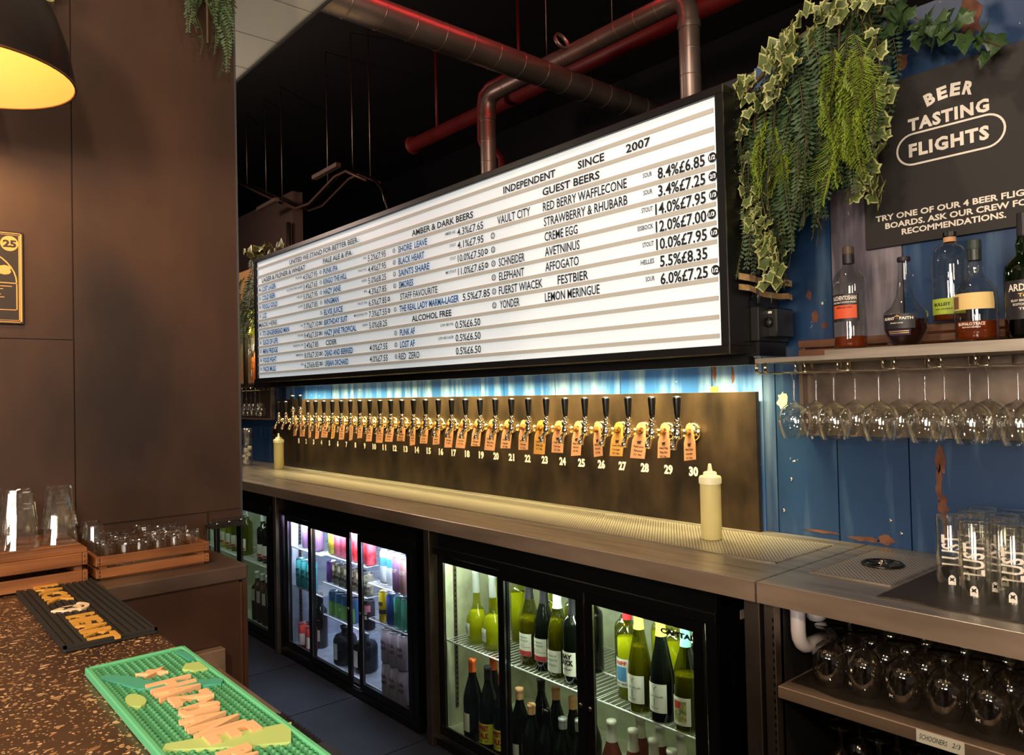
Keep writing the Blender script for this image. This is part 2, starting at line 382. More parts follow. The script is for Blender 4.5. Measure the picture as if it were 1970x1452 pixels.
for i, (x, z, w, h) in enumerate(((-.832, 1.19, .03, .1), (-.838, 1.12, .022, .14), (-.828, 1.05, .03, .1), (-.822, .98, .02, .08), (-1.05, .935, .12, .02), (-1.2, .94, .14, .012), (-.99, .94, .06, .035), (-1.575, 1.47, .02, .1), (-1.50, 1.455, .02, .07),
                                  (-1.19, 1.63, .03, .05), (-1.16, 1.60, .03, .02), (-1.21, 1.7, .02, .04), (-.72, 2.42, .08, .16), (-.9, 2.36, .04, .06))):
    obj('rust_patch', MB().prism(blob(x, z, w, h, 16, i), 0, .0012, M_rust, T(0, 2.325, 0) @ XZ), None, wb)
for x, z in ((-1.32, .995), (-.975, 1.0), (-.945, .965), (-.62, 1.62), (-.6, 1.7), (-1.29, 1.1)):
    obj('rivet', MB().lathe([(.006, 0), (.005, .002), (0, .003)], 8, M_alu, T(x, 2.325, z) @ RX(PI/2)), None, wb)
# paint-filled light patch beside the rack
obj('paint_patch', MB().prism(blob(-1.315, 1.36, .045, .07, 18, 5), 0, .001, mat('cream_paint', (176, 190, 140), .7), T(0, 2.325, 0) @ XZ), None, wb)

# dark steel wall on the left with an open notch at its lower corner
wl = struct('wall_left', MB().box(-2.03, -1.955, -2.0, .66, 0, 4.2, M_dark).box(-2.03, -1.955, .66, .745, 1.096, 4.2, M_dark))
obj('wall_panel', MB().box(-1.955, -1.95, .368, .743, 1.1255, 4.19, M_dark), None, wl)
obj('wall_panel', MB().box(-1.955, -1.95, .368, .658, 0.0, 1.122, M_dark), None, wl)
obj('wall_panel', MB().box(-1.955, -1.9495, -.6, .365, 0.0, 1.55, M_dark), None, wl)
obj('wall_panel', MB().box(-1.955, -1.95, -.6, .365, 1.552, 4.19, M_dark), None, wl)
obj('corner_trim', MB().box(-1.956, -1.948, .743, .748, 1.096, 4.19, mat('corner_steel', (120, 118, 124), .35, .9)), None, wl)
# light ceiling planks over the customers
sf = struct('ceiling_soffit', MB().box(-6.5, 3.5, -5, 1.245, 2.82, 2.86, mat('soffit_core', (60, 58, 56), .8)))
M_plank = mat('ceiling_plank_white', (214, 212, 206), .6)
for i in range(14):
    x = -5.2+i*.3
    obj('ceiling_plank', MB().box(x+.004, x+.296, -1.0, 1.243, 2.8, 2.82, M_plank), None, sf)
obj('edge_trim', MB().box(-5.2, 1, 1.243, 1.25, 2.79, 2.86, mat('soffit_edge', (40, 36, 36), .6)), None, sf)

# ------------------------------------------------------------------ back counter
t = thing('back_counter', 'long stainless steel back counter under the taps', 'counter', (-3.4, 2.0, 0))
def L(mb, dx=0, dy=0, dz=0): return mb
def kid(name, mb, m, p):       # geometry given in world coordinates, parented under p
    o = obj(name, mb, m, p); o.location = -Vector(p.location) if p.type == 'EMPTY' else (0, 0, 0)
    if p.rotation_euler.z: o.matrix_parent_inverse = Matrix.Identity(4)
    return o
kid('worktop', MB().box(-6.1, -1.05, 1.7, 2.322, .885, .92, M_steel, bev=.002), None, t)
kid('fascia', MB().box(-6.1, -1.05, 1.697, 1.70, .868, .919, M_fascia).box(-6.1, -1.05, 1.70, 1.715, .868, .886, M_fascia), None, t)
for x in (-5.55, -4.03, -2.548, -1.0765):
    w = .022 if x > -2 else .02
    kid('leg', MB().box(x-w, x+w, 1.722, 1.762, 0, .884, M_steeldull, bev=.002), None, t)
kid('drip_tray', MB().box(-4.45, -1.118, 1.91, 2.235, .92, .9218, M_perf), None, t)
kid('tray_rim', MB().box(-4.46, -1.108, 2.235, 2.243, .92, .924, M_steel).box(-1.118, -1.11, 1.905, 2.243, .92, .923, M_steel).box(-4.46, -1.11, 1.902, 1.91, .92, .923, M_steel), None, t)
t2 = thing('glass_station', 'stainless worktop with two lower glass shelves, right of the long counter', 'counter', (-.4, 2.0, 0))
kid('worktop', MB().box(-1.044, .6, 1.7, 2.322, .885, .92, M_steel, bev=.002), None, t2)
kid('fascia', MB().box(-1.044, .6, 1.697, 1.70, .868, .919, M_fascia).box(-1.044, .6, 1.70, 1.715, .868, .886, M_fascia), None, t2)
kid('leg', MB().box(-1.042, -1.012, 1.722, 1.752, 0, .884, M_steeldull, bev=.002), None, t2)
kid('leg', MB().box(-1.042, -1.012, 2.28, 2.31, 0, .884, M_steeldull, bev=.002), None, t2)
pz = MB()
for i in range(40): pz.box(-1.0175, -1.0135, 1.7195, 1.7215, .04+i*.02, .05+i*.02, M_black)
kid('slot_strip', pz, None, t2)
for z in (.665, .30):
    kid('shelf', MB().box(-1.008, .6, 1.72, 2.3, z-.03, z, M_fascia, bev=.002), None, t2)
kid('back_panel', MB().box(-1.008, .6, 2.302, 2.31, .02, .88, mat('station_back', (16, 14, 14), .6)), None, t2)
kid('side_panel', MB().box(-1.011, -1.008, 1.76, 2.3, .02, .88, mat('station_side', (12, 11, 11), .6)), None, t2)
kid('rinser_tray', MB().box(-.992, -.797, 1.88, 2.25, .92, .9222, M_perf), None, t2)
kid('tray_rim', MB().box(-.998, -.992, 1.874, 2.256, .92, .9235, M_steel).box(-.797, -.791, 1.874, 2.256, .92, .9235, M_steel).box(-.992, -.797, 1.874, 1.88, .92, .9235, M_steel), None, t2)
# rinser
rn = thing('glass_rinser', 'round black glass rinser with chrome centre on the worktop', 'rinser', (-.895, 2.075, .9222))
mb = MB().lathe([(.052, 0), (.054, .004), (.05, .007), (.046, .004), (.045, 0)], 28, M_black)
for k in range(5):
    a = 2*PI*k/5+.3; mb.box(.008, .047, -.006, .006, .001, .0055, M_black, RZ(a))
obj('spoke_ring', mb, None, rn)
obj('centre_jet', MB().lathe([(.012, 0), (.012, .006), (.007, .009), (.006, .013), (0, .014)], 16, M_chrome), None, rn)
# mesh mats
def mesh_mat(name, label, x0, x1, y0, y1, z, seed):
    r = random.Random(seed); n = 26; P = []
    for i in range(n+1): P.append((x0+(x1-x0)*i/n, y0+r.uniform(-.008, .008)))
    for i in range(10): P.append((x1, y0+(y1-y0)*(i+.5)/10))
    for i in range(n+1): P.append((x1-(x1-x0)*i/n, y1+r.uniform(-.004, .004)))
    return tag(obj(name, MB().prism(P, z, z+.003, M_meshmat)), label, 'mat')
mesh_mat('mesh_mat', 'worn black mesh mat under the tall printed glasses on the worktop', -.775, .5, 1.765, 2.18, .9205, 1)
mesh_mat('mesh_mat', 'black mesh liner on the shelf under the stemmed glasses', -.995, .55, 1.755, 2.28, .6655, 2)
mesh_mat('mesh_mat', 'black mesh liner on the lowest glass shelf', -.995, .55, 1.755, 2.28, .3005, 3)
# shelf tape label
t = tag(obj('shelf_label', MB().box(-.682, -.588, 1.7185, 1.7198, .637, .664, M_paper)), 'cream tape label reading SCHOONERS 2/3 on the shelf edge', 'label')
mb = MB(); add_text(mb, 'SCHOONERS', -.676, -.62, .651, .011, M_ink, 1.7182, shear=.3); obj('lettering', mb, None, t); mb = MB(); add_text(mb, '2/3', -.612, -.595, .652, .010, M_ink, 1.7182, shear=.3); obj('lettering', mb, None, t)
# drain pipes
t = thing('drain_pipe', 'white plastic waste pipes with an elbow below the worktop', 'pipe', (-1.0, 2.0, .7))
pts = [(-.984, 1.785, .885), (-.984, 1.785, .79)]+[(-.984, 1.785+.045*(1-math.cos(a)), .79-.045*math.sin(a)) for a in (.4, .8, 1.2, 1.57)]+[(-.984, 1.95, .745)]
kid('elbow_pipe', MB().tube(pts, .018, 14, M_pvc), None, t)
kid('union_nut', MB().lathe([(.018, .845), (.0225, .845), (.0225, .872), (.018, .872)], 10, M_pvc, T(-.984, 1.785, 0), smooth=False), None, t)
kid('straight_pipe', MB().tube([(-.975, 1.86, .885), (-.975, 1.86, .805)], .018, 14, M_pvc), None, t)
kid('union_nut', MB().lathe([(.018, .81), (.024, .81), (.026, .832), (.018, .832)], 14, M_pvc, T(-.975, 1.86, 0)), None, t)

# ------------------------------------------------------------------ steel backsplash with numbers
t = thing('tap_backsplash', 'dark brown patinated steel plate carrying the row of numbered taps', 'backsplash', (-3.3, 2.3, .92))
kid('plate', MB().box(-5.27, -1.385, 2.28, 2.30, .9205, 1.392, M_plate, bev=.001), None, t)
def tapx(n): return -1.64-.1123*(30-n)
for n in range(1, 31):
    mb = MB(); w = .040 if n > 9 else .020
    add_text(mb, str(n), tapx(n)-.004-w/2, tapx(n)-.004+w/2, 1.108, .032, M_white, 2.2793, bold=.05)
    kid('number', mb, None, t)
tag(obj('yellow_sticker', MB().box(-1.565, -1.535, 2.283, 2.287, 1.3925, 1.412, mat('sticker_yellow', (230, 205, 40), .6))), 'small yellow sticky note on top of the tap plate', 'sticker')

# taps
def make_tap(tall):
    t = thing('beer_tap', '', 'beer tap')
    A = RX(PI/2)   # lathe axis -> -Y
    obj('flange', MB().lathe([(.0, 0), (.03, 0), (.031, .003), (.026, .007), (.016, .009), (.015, .02)], 18, M_brass, A), None, t)
    obj('shank', MB().lathe([(.0105, .009), (.0105, .05), (.014, .052), (.014, .060), (.0105, .062), (.0105, .08)], 14, M_brass, A), None, t)
    b = MB().lathe([(0, -.02), (.012, -.018), (.0145, -.008), (.0145, .006), (.011, .012), (.013, .016), (.0155, .022), (.013, .028), (.008, .032), (.011, .036), (.0125, .041), (.009, .047), (.0075, .05)], 14, M_chrome, T(0, -.085, 0))
    obj('faucet_body', b, None, t)
    obj('spout', MB().tube([(0, -.078, -.006), (0, -.092, -.014), (0, -.104, -.026), (0, -.110, -.04), (0, -.112, -.052)], [.009, .0095, .0095, .0105, .011], 12, M_chrome), None, t)
    dz = .035 if tall else 0
    if tall: obj('ball_collar', MB().lathe([(.006, .045), (.006, .052), (.013, .056), (.016, .066), (.013, .077), (.006, .081), (.006, .085)], 14, M_chrome, T(0, -.085, 0)), None, t)
    h = obj('handle', MB().lathe([(0, .05), (.0085, .05), (.0095, .058), (.0135, .112), (.0135, .116)], 14, M_black, T(0, -.085, dz)), None, t)
    obj('handle_cap', MB().lathe([(.0138, .114), (.0138, .119), (0, .120)], 14, M_alu, T(0, -.085, dz)), None, h)
    return t
tap = scaled(make_tap(False), 1.1); tap2 = scaled(make_tap(True), 1.1)
used = [False, False]
def place(proto, idx, loc, label, group):
    if not used[idx]: used[idx] = True; proto.location = loc; proto['label'] = label; proto['group'] = group; build_kids(proto); return proto
    return dup(proto, loc, None, label, group)
for n in range(1, 31):
    tall = n in (2, 3)
    _t = place(tap2 if tall else tap, int(tall), (tapx(n), 2.28, 1.25), 'chrome beer tap with black %shandle above the numeral %s' % ('taller ' if tall else '', numword(n)), 'beer taps on the dark plate')
place(tap, 0, (-5.01, 2.28, 1.25), 'chrome beer tap at the far left end, with no number below', 'beer taps on the dark plate')
# kraft tags on the taps
rT = random.Random(3)
M_scribble = M_ink
for n in range(1, 31):
    x = tapx(n); w = .026; tl = rT.uniform(-.16, .16); L_ = rT.uniform(.082, .1)
    t = thing('tap_tag', 'kraft paper tag hanging on the beer tap over numeral %s' % numword(n), 'tag', (x, 2.258, 1.25), 0, 'paper tags on the taps')
    out = [(-.018, .012), (-.012, .024), (0, .029), (.012, .024), (.018, .012), (.02, -.016), (w, -.034), (w, -L_), (-w, -L_-.003), (-w, -.034), (-.02, -.016)]
    inn = [(.011*math.cos(a), .011*math.sin(a)) for a in [PI*.86, PI*.66, PI*.5, PI*.34, PI*.14, -.3, -.9, -1.3, -PI+1.3, -PI+.9, PI*1.09]]
    P = [(a, -.003, b) for a, b in out]+[(a, -.003, b) for a, b in inn]; nn = len(out)
    F = [(k, (k+1) % nn, nn+(k+1) % nn, nn+k) for k in range(nn)]
    mbt = MB().add(P+[(p[0], 0, p[2]) for p in P], F+[tuple(reversed([i+2*nn for i in f])) for f in F]+[((k+1) % nn, k, k+2*nn, (k+1) % nn+2*nn) for k in range(nn)], mat('tag_card_%s' % ('gold' if n in (6, 23, 27) else 'card'), (150, 102, 40) if n in (6, 23, 27) else (158, 106, 74), .8))
    o = obj('card', mbt, None, t); rot = (-rT.uniform(.04, .16), tl*.6, tl*1.6); o.rotation_euler = rot
    pr = MB(); pr.prism([(-.009, -.036), (-.004, -.041), (0, -.039), (.004, -.041), (.009, -.034), (.005, -.037), (.006, -.045), (0, -.043), (-.006, -.045), (-.005, -.038)], 0, .0006, M_ink, T(0, -.0036, 0) @ XZ)
    for i in range(3):
        add_text(pr, ('Punk Lager', 'Hazy Pale', 'Black Stout', 'Lost IPA')[(n+i) % 4] if i == 0 else ('Lager', 'Stout', 'Pale Ale')[(n) % 3] if i == 1 else '%.1f  Pint' % (4+n % 5*.5), -.019+i*.002, .019-i*.002, -.053-i*.0135, .0062, M_ink, -.0037, bold=.03, shear=.2)
    obj('handwriting', pr, None, o); t.scale = (1.15, 1.15, 1.15)

# ------------------------------------------------------------------ menu board
ms = thing('menu_board', 'long backlit white letter board listing beers and prices above the taps', 'menu board', (-3.1, 2.1, 1.53))
X0, X1, Z0, Z1 = -4.885, -1.317, 1.538, 2.307
M_lit = mat('backlit_diffuser', (235, 240, 240), .35, emit=(212, 232, 246), es=.30)
M_rail = mat('letter_rail', (176, 170, 158), .4, emit=(190, 184, 172), es=.22)
kid('diffuser', MB().box(X0, X1, 2.0, 2.02, Z0, Z1, M_lit), None, ms)
for k in range(13):
    z = 2.267-.0582*k
    kid('letter_rail', MB().box(X0+.004, X1-.014, 1.994, 2.0005, z-.0075, z+.0065, M_rail), None, ms)
fr = .027
fo = kid('frame', MB().box(X0-fr, X1+fr, 1.985, 2.10, Z1, Z1+fr, M_blackmat, bev=.002).box(X0-fr, X1+fr, 1.985, 2.10, Z0-fr, Z0, M_blackmat, bev=.002)
    .box(X0-fr, X0, 1.985, 2.10, Z0, Z1, M_blackmat).box(X1, X1+fr, 1.985, 2.10, Z0, Z1, M_blackmat), None, ms)
kid('housing', MB().box(X0-fr, X1+.02, 2.10, 2.285, Z0+.0, Z1+fr-.01, M_blackmat), None, ms)
kid('lower_beam', MB().box(-5.19, X1+.03, 2.085, 2.135, 1.478, 1.5, M_blackmat).box(-5.19, X1+.02, 2.09, 2.13, 1.5, 1.54, M_blackmat), None, ms)
kid('edge_strip', MB().box(X1+fr-.002, X1+fr+.001, 1.986, 1.99, Z0-fr, Z1+fr, M_alu), None, ms)
kid('light_strip', MB().box(-4.87, -1.33, 2.18, 2.2, 1.528, 1.536, mat('strip_lamp', (255, 240, 200), .4, emit=(255, 240, 190), es=6)), None, ms)
# torn edge of the sheet along the top
for k in range(12):
    x = -4.6+k*.27
    kid('top_clip', MB().prism([(x, 0), (x+.12, 0), (x+.14, .012), (x+.05, .016)], 0, .01, mat('sheet_edge', (60, 60, 66), .5), T(0, 2.06, Z1+fr) @ XZ), None, ms)
tx = []   # (text, x0, x1, row, colour, height, bold)
K, B = M_ink, M_blueink
def T_(s, x0, x1, r, m=K, h=.031, b=.0): tx.append((s, x0, x1, r, m, h, b+.012))
H = .028
T_('UNITED WE STAND FOR BETTER BEER.', -4.375, -3.528, 0, K, H, .012)
T_('INDEPENDENT', -2.335, -2.029, 0, K, H, .012); T_('SINCE', -1.911, -1.781, 0, K, H, .012); T_('2007', -1.681, -1.575, 0, K, H, .012)
T_('LAGER & PILSNER & WHEAT', -4.80, -4.16, 1, K, H, .012); T_('PALE ALE & IPA', -3.932, -3.601, 1, K, H, .012); T_('AMBER & DARK BEERS', -3.016, -2.539, 1, K, H, .012); T_('GUEST BEERS', -2.103, -1.805, 1, K, H, .012)
c1 = [('LOST LAGER', -4.583, '4.5%£7.95', 'PILSNER', 2), ('COLD BEER', -4.594, '3.4%£7.65', 'GLUTEN FREE LAGER', 3), ('FOOLS GOLD', -4.562, '5.0%£7.95', 'HELLES', 4), ('LUZ', -4.733, '3.8%£7.85', 'LAGER', 5),
      ('ITS GINGERBREAD MAN', -4.397, '7.7%£7.10', 'ALE', 7), ('SLICE OF LIFE', -4.568, '9.4%£7.30', 'PORTER', 8), ('MINI FRIDGE', -4.57, '3.4%£7.85', 'SESSION IPA', 9), ('FOOD FIGHT', -4.59, '8.0%£7.30', 'IMPERIAL', 10), ('PACK MULE', -4.604, '6.2%£6.85', 'IPA', 11)]
for s, x1, p, sm, r in c1:
    T_(s, -4.798, x1, r, B, .031, .02); T_(p, -4.19, -4.008, r); T_(sm, -4.2-.013*len(sm), -4.2, r-.12, K, .012)
T_('MADE HERE', -4.857, -4.575, 6, K, H, .0)
c2 = [('PUNK IPA', -3.761, '5.2%£7.95', 'IPA', 2), ('KINGO THE HILL', -3.66, '4.4%£7.95', 'PALE ALE', 3), ('HAZY JANE', -3.73, '5.0%£8.25', 'NEIPA', 4), ('WINGMAN', -3.755, '4.3%£7.85', 'IPA', 5), ('ELVIS JUICE', -3.71, '6.5%£7.85', 'FRUIT IPA', 6),
      ('BIRTHDAY SUIT', -3.66, '7.3%£7.55', 'MILKSHAKE IPA', 7), ('HAZY JANE TROPICAL', -3.565, '5.0%£8.25', 'NEIPA', 8), ('DEAD AND BERRIED', -3.606, '4.0%£7.55', '', 10), ('URBAN ORCHARD', -3.658, '4.0%£7.55', '', 11)]
for s, x1, p, sm, r in c2:
    T_(s, -3.932, x1, r, B, .031, .02); T_(p, -3.431, -3.256, r)
    if sm: T_(sm, -3.445-.011*len(sm), -3.445, r-.12, K, .012)
T_('CIDER', -3.917, -3.787, 9, K, H, .012)
c3 = [('SHORE  LEAVE', -2.89, '4.3%£7.65', 'AMBER ALE', 2), ('BLACK HEART', -2.915, '4.1%£7.95', 'STOUT', 3), ('SAINTS SHARE', -2.875, '10.0%£7.50', 'STOUT', 4), ('SMORES', -3.012, '11.0%£7.65', 'IMP STOUT', 5), ('PUNK AF', -3.007, '0.5%£6.50', 'LOW ABV IPA', 9), ('LOST AF', -3.01, '0.5%£6.50', 'LOW ABV LAGER', 10)]
for s, x1, p, sm, r in c3:
    T_(s, -3.139, x1, r, B, .031, .015); T_(p, -2.655 if r not in (9, 10) else -2.684, -2.472 if r < 9 else -2.506, r); T_(sm, -2.668-.009*len(sm) - (.03 if r > 8 else 0), -2.668-(.03 if r > 8 else 0), r-.12, K, .012)
T_('STAFF FAVOURITE', -3.129, -2.815, 6); T_('THE REAL LADY MARMA-LAGER', -3.139, -2.653, 7, B, .031, .015); T_('5.5%£7.85', -2.625, -2.437, 7); T_('ALCOHOL FREE', -3.031, -2.711, 8, K, H, .012)
T_('RED  ZERO', -3.153, -2.972, 11); T_('0.5%£6.50', -2.684, -2.506, 11)
c4_ = [('VAULT CITY', -2.378, -2.175, 'RED BERRY WAFFLECONE', -2.102, -1.681, 'SOUR', '8.4%£6.85', 2), ('', 0, 0, 'STRAWBERRY & RHUBARB', -2.099, -1.68, 'SOUR', '3.4%£7.25', 3), ('', 0, 0, 'CREME EGG', -2.097, -1.92, 'STOUT', '14.0%£7.95', 4),
       ('SCHNEIDER', -2.375, -2.215, 'AVETNINUS', -2.097, -1.912, 'EISBOCK', '12.0%£7.00', 5), ('ELEPHANT', -2.375, -2.22, 'AFFOGATO', -2.097, -1.918, 'STOUT', '10.0%£7.95', 6), ('FUERST WIACEK', -2.378, -2.115, 'FESTBIER', -2.031, -1.873, 'HELLES', '5.5%£8.35', 7), ('YONDER', -2.374, -2.251, 'LEMON MERINGUE', -2.103, -1.819, 'SOUR', '6.0%£7.25', 8)]
for s, a, b, s2, a2, b2, sm, p, r in c4_:
    if s: T_(s, a, b, r, K, .033)
    T_(s2, a2, b2, r, K, .033); T_(p, -1.562 if len(p) > 9 else -1.548, -1.364, r, K, .036, .008); T_(sm, -1.572-.0095*len(sm), -1.572, r-.12, K, .015)
for s, x0, x1, r, m, h, b in tx:
    mb = MB(); add_text(mb, s, x0, x1, 2.238-.0582*r-.002, h, m, 1.9935, bold=b); kid('lettering', mb, None, ms)
def disc(x, r, s, rad=.0115, solid=False):
    mb = MB(); z = 2.238-.0582*r-.001
    if solid:
        mb.prism(circle_poly(rad, 18), 0, .0008, M_ink, T(x, 1.9943, z) @ XZ)
        add_text(mb, s, x-rad*.68, x+rad*.68, z, rad*.85, mat('disc_white', (240, 240, 240), .5, emit=(240, 240, 240), es=.35), 1.993, bold=.03)
    else:
        mb.lathe([(rad*.78, 0), (rad, 0), (rad, .0008), (rad*.78, .0008)], 16, M_ink, T(x, 1.9943, z) @ RX(PI/2), smooth=False)
        add_text(mb, s, x-rad*.5, x+rad*.5, z, rad*1.1, M_ink, 1.9935)
    kid('number_disc', mb, None, ms)
for i, r in enumerate((2, 3, 4, 5, 7, 8, 9, 10, 11)): disc(-4.835, r, str(i+1))
for i, r in enumerate((2, 3, 4, 5, 6, 7, 8, 10, 11)): disc(-3.965, r, str(i+10))
for i, r in enumerate((2, 3, 4, 5, 7, 9, 10, 11)): disc(-3.178, r, str(i+19))
for i, r in enumerate((3, 4, 5, 6, 7, 8)): disc(-2.41, r, str(27+i), .013)
for r, s in ((2, '1/2'), (3, '2/3'), (4, '1/3'), (5, '1/3'), (6, '1/3'), (8, '1/2')): disc(-1.337 if r not in (5,) else -1.345, r, s, .0155, True)
for x, r in ((-3.985, 7), (-3.985, 8), (-3.985, 10), (-3.985, 11), (-3.232, 6), (-3.232, 7), (-2.452, 4), (-2.452, 5)): disc(x-.004, r, '1/2', .0115, True)

# junction box and tape on the side of the board
t = thing('junction_box', 'black switch box with round knob on the right side of the menu board', 'switch box', (-1.28, 2.15, 1.6))
kid('base', MB().box(-1.30, -1.262, 2.105, 2.285, 1.55, 1.66, M_blackmat, bev=.003), None, t)
kid('cover', MB().box(-1.30, -1.235, 2.165, 2.27, 1.563, 1.655, M_black, bev=.004), None, t)
kid('knob', MB().lathe([(.016, 0), (.016, .006), (.01, .01), (0, .01)], 16, M_blackmat, T(-1.262, 2.165, 1.61) @ RX(PI/2)), None, t)
kid('sticker', MB().box(-1.272, -1.25, 2.163, 2.165, 1.638, 1.645, M_paper), None, t)
kid('bracket', MB().box(-1.30, -1.27, 2.12, 2.28, 1.505, 1.55, M_blackmat), None, t)
t = thing('tape_strips', 'crumpled gold and brown tape strips wrapped over a cable beside the board', 'tape', (-1.27, 2.18, 1.72))
M_tape = mat('brown_tape', (150, 116, 74), .3, .2, col2=(186, 156, 110), scale=40, bump=.5)
for z0, z1, zz in ((1.745, 1.735, .02), (1.715, 1.69, .018)):
    P = []; n = 9; r = random.Random(int(z0*1000))
    for i in range(n):
        u = i/(n-1); P.append((-1.277+.012*math.sin(u*9)+.035*u, 2.03+.24*u, z0+(z1-z0)*u+r.uniform(-.003, .003)))
    V = [(x, y, z-zz/2) for x, y, z in P]+[(x, y, z+zz/2) for x, y, z in P]+[(x-.003, y, z-zz/2) for x, y, z in P]+[(x-.003, y, z+zz/2) for x, y, z in P]
    F = []
    for i in range(n-1): F += [(i, i+1, n+i+1, n+i), (2*n+i+1, 2*n+i, 3*n+i, 3*n+i+1), (i+1, i, 2*n+i, 2*n+i+1), (n+i, n+i+1, 3*n+i+1, 3*n+i)]
    kid('strip', MB().add(V, F, M_tape), None, t)
kid('cable', MB().tube([(-1.278, 2.13, 1.665), (-1.276, 2.135, 1.71), (-1.278, 2.13, 1.76)], .007, 8, M_alu), None, t)

# ------------------------------------------------------------------ beer flight board on the wall
t = thing('flight_board', 'black board sign reading BEER TASTING FLIGHTS on the blue wall', 'sign', (-.7, 2.3, 1.8))
kid('board', MB().box(-1.015, -.36, 2.305, 2.323, 1.815, 2.30, mat('chalk_black', (40, 36, 34), .7), bev=.001), None, t)
mb = MB(); Yb = 2.3042
def arc_text(mb, s, cx, cz, R, half, h):
    n = len(s)
    for i, ch in enumerate(s):
        a = -half+2*half*i/(n-1)
        add_text(mb, ch, -h*.38, h*.38, 0, h, M_white, 0, T(cx+R*math.sin(a), Yb, cz+R*(math.cos(a)-1)) @ RY(a), bold=.05)
arc_text(mb, 'BEER', -.772, 2.225, .17, .30, .034)
kid('heading', mb, None, t); mb = MB()
add_text(mb, 'TASTING', -.882, -.674, 2.157, .034, M_white, Yb, bold=.045, spacing=1.15)
kid('heading', mb, None, t); mb = MB()
add_text(mb, 'FLIGHTS', -.882, -.676, 2.083, .036, M_white, Yb, bold=.045, spacing=1.15)
kid('heading', mb, None, t)
P = []; a0 = (-.87, -.683); zc = 2.085; R1, R2 = .047, .0415
for R in (R1, R2):
    q = [(a0[1]+R*math.cos(a), zc+R*math.sin(a)) for a in [PI/2-PI*k/14 for k in range(15)]]+[(a0[0]+R*math.cos(a), zc+R*math.sin(a)) for a in [-PI/2-PI*k/14 for k in range(15)]]
    P.append(q)
n = len(P[0]); kid('outline_pill', MB().add([(x, Yb, z) for x, z in P[0]]+[(x, Yb, z) for x, z in P[1]], [(k, n+k, n+(k+1) % n, (k+1) % n) for k in range(n)], M_white), None, t)
mb = MB(); add_text(mb, 'TRY ONE OF OUR 4 BEER FLIGHT', -.982, -.562, 1.902, .0165, M_white, Yb, bold=.03); add_text(mb, 'BOARDS. ASK OUR CREW FOR', -.955, -.575, 1.8765, .0165, M_white, Yb, bold=.03); add_text(mb, 'RECOMMENDATIONS.', -.909, -.643, 1.852, .0165, M_white, Yb, bold=.03)
kid('small_lettering', mb, None, t)

# ------------------------------------------------------------------ wall glass rack
rk = thing('glass_rack', 'wall shelf with chrome glass rails and grey back panel, right of the menu board', 'rack', (-.6, 2.15, 1.49))
kid('shelf', MB().box(-1.215, .5, 2.0, 2.318, 1.478, 1.492, M_steel, bev=.001).box(-1.0, .5, 1.998, 2.003, 1.478, 1.505, M_steel), None, rk)
M_rackback = mat('rack_back_steel', (96, 84, 76), .42, .7, col2=(140, 124, 112), scale=9, lo=.3, hi=.7, bump=.2)
kid('back_panel', MB().box(-1.225, .5, 2.312, 2.322, 1.25, 1.478, M_rackback, bev=.001).box(-1.228, -1.216, 2.28, 2.322, 1.25, 1.478, M_steeldull), None, rk)
gx = [-1.14, -1.02, -.895, -.778, -.673, -.57, -.45, -.33]
rails = sorted(set([-1.205]+[(a+b)/2 for a, b in zip(gx[:-1], gx[1:])]+[-1.20+.0]))
for x in rails:
    for dx in (-.014, .014):
        xx = x+dx
        kid('rail', MB().tube([(xx, 2.29, 1.478), (xx, 2.29, 1.452), (xx, 2.26, 1.448), (xx, 2.03, 1.448), (xx, 2.012, 1.452), (xx, 2.012, 1.478)], .0028, 8, M_chrome), None, rk)
    kid('rail', MB().tube([(x-.014, 2.029, 1.448), (x+.014, 2.029, 1.448)], .0026, 8, M_chrome), None, rk)
# wine glass (upside down): origin at the rim plane centre, foot at top
def make_wineglass():
    t = thing('wine_glass', '', 'wine glass')
    th = .0011
    outp = [(.036, 0), (.043, .022), (.0475, .05), (.0465, .066), (.040, .084), (.024, .098), (.009, .105), (.0045, .11)]
    obj('bowl', MB().lathe(outp+[(r-th if r > .01 else .0005, z-.0005) for r, z in reversed(outp)], 28, M_glass), None, t)
    obj('stem', MB().lathe([(.0045, .108), (.0034, .13), (.0034, .17), (.0055, .186), (.01, .190)], 12, M_glass), None, t)
    obj('foot', MB().lathe([(.008, .1905), (.030, .1935), (.034, .195), (.034, .1965), (0, .1965)], 28, M_glass), None, t)
    return t
wg = make_wineglass(); used.append(False)
gi = 0
for x in gx:
    for y, w in ((2.085, 'front'), (2.215, 'back')):
        lab = 'upside-down wine glass hanging in the %s row, %s from the left' % (w, ORD[gx.index(x)])
        loc = (x+(0 if y < 2.15 else .001), y, 1.2555)
        if gi == 0: wg.location = loc; wg['label'] = lab; wg['group'] = 'wine glasses on the wall rack'; build_kids(wg)
        else: dup(wg, loc, random.uniform(0, 6), lab, 'wine glasses on the wall rack')
        gi += 1

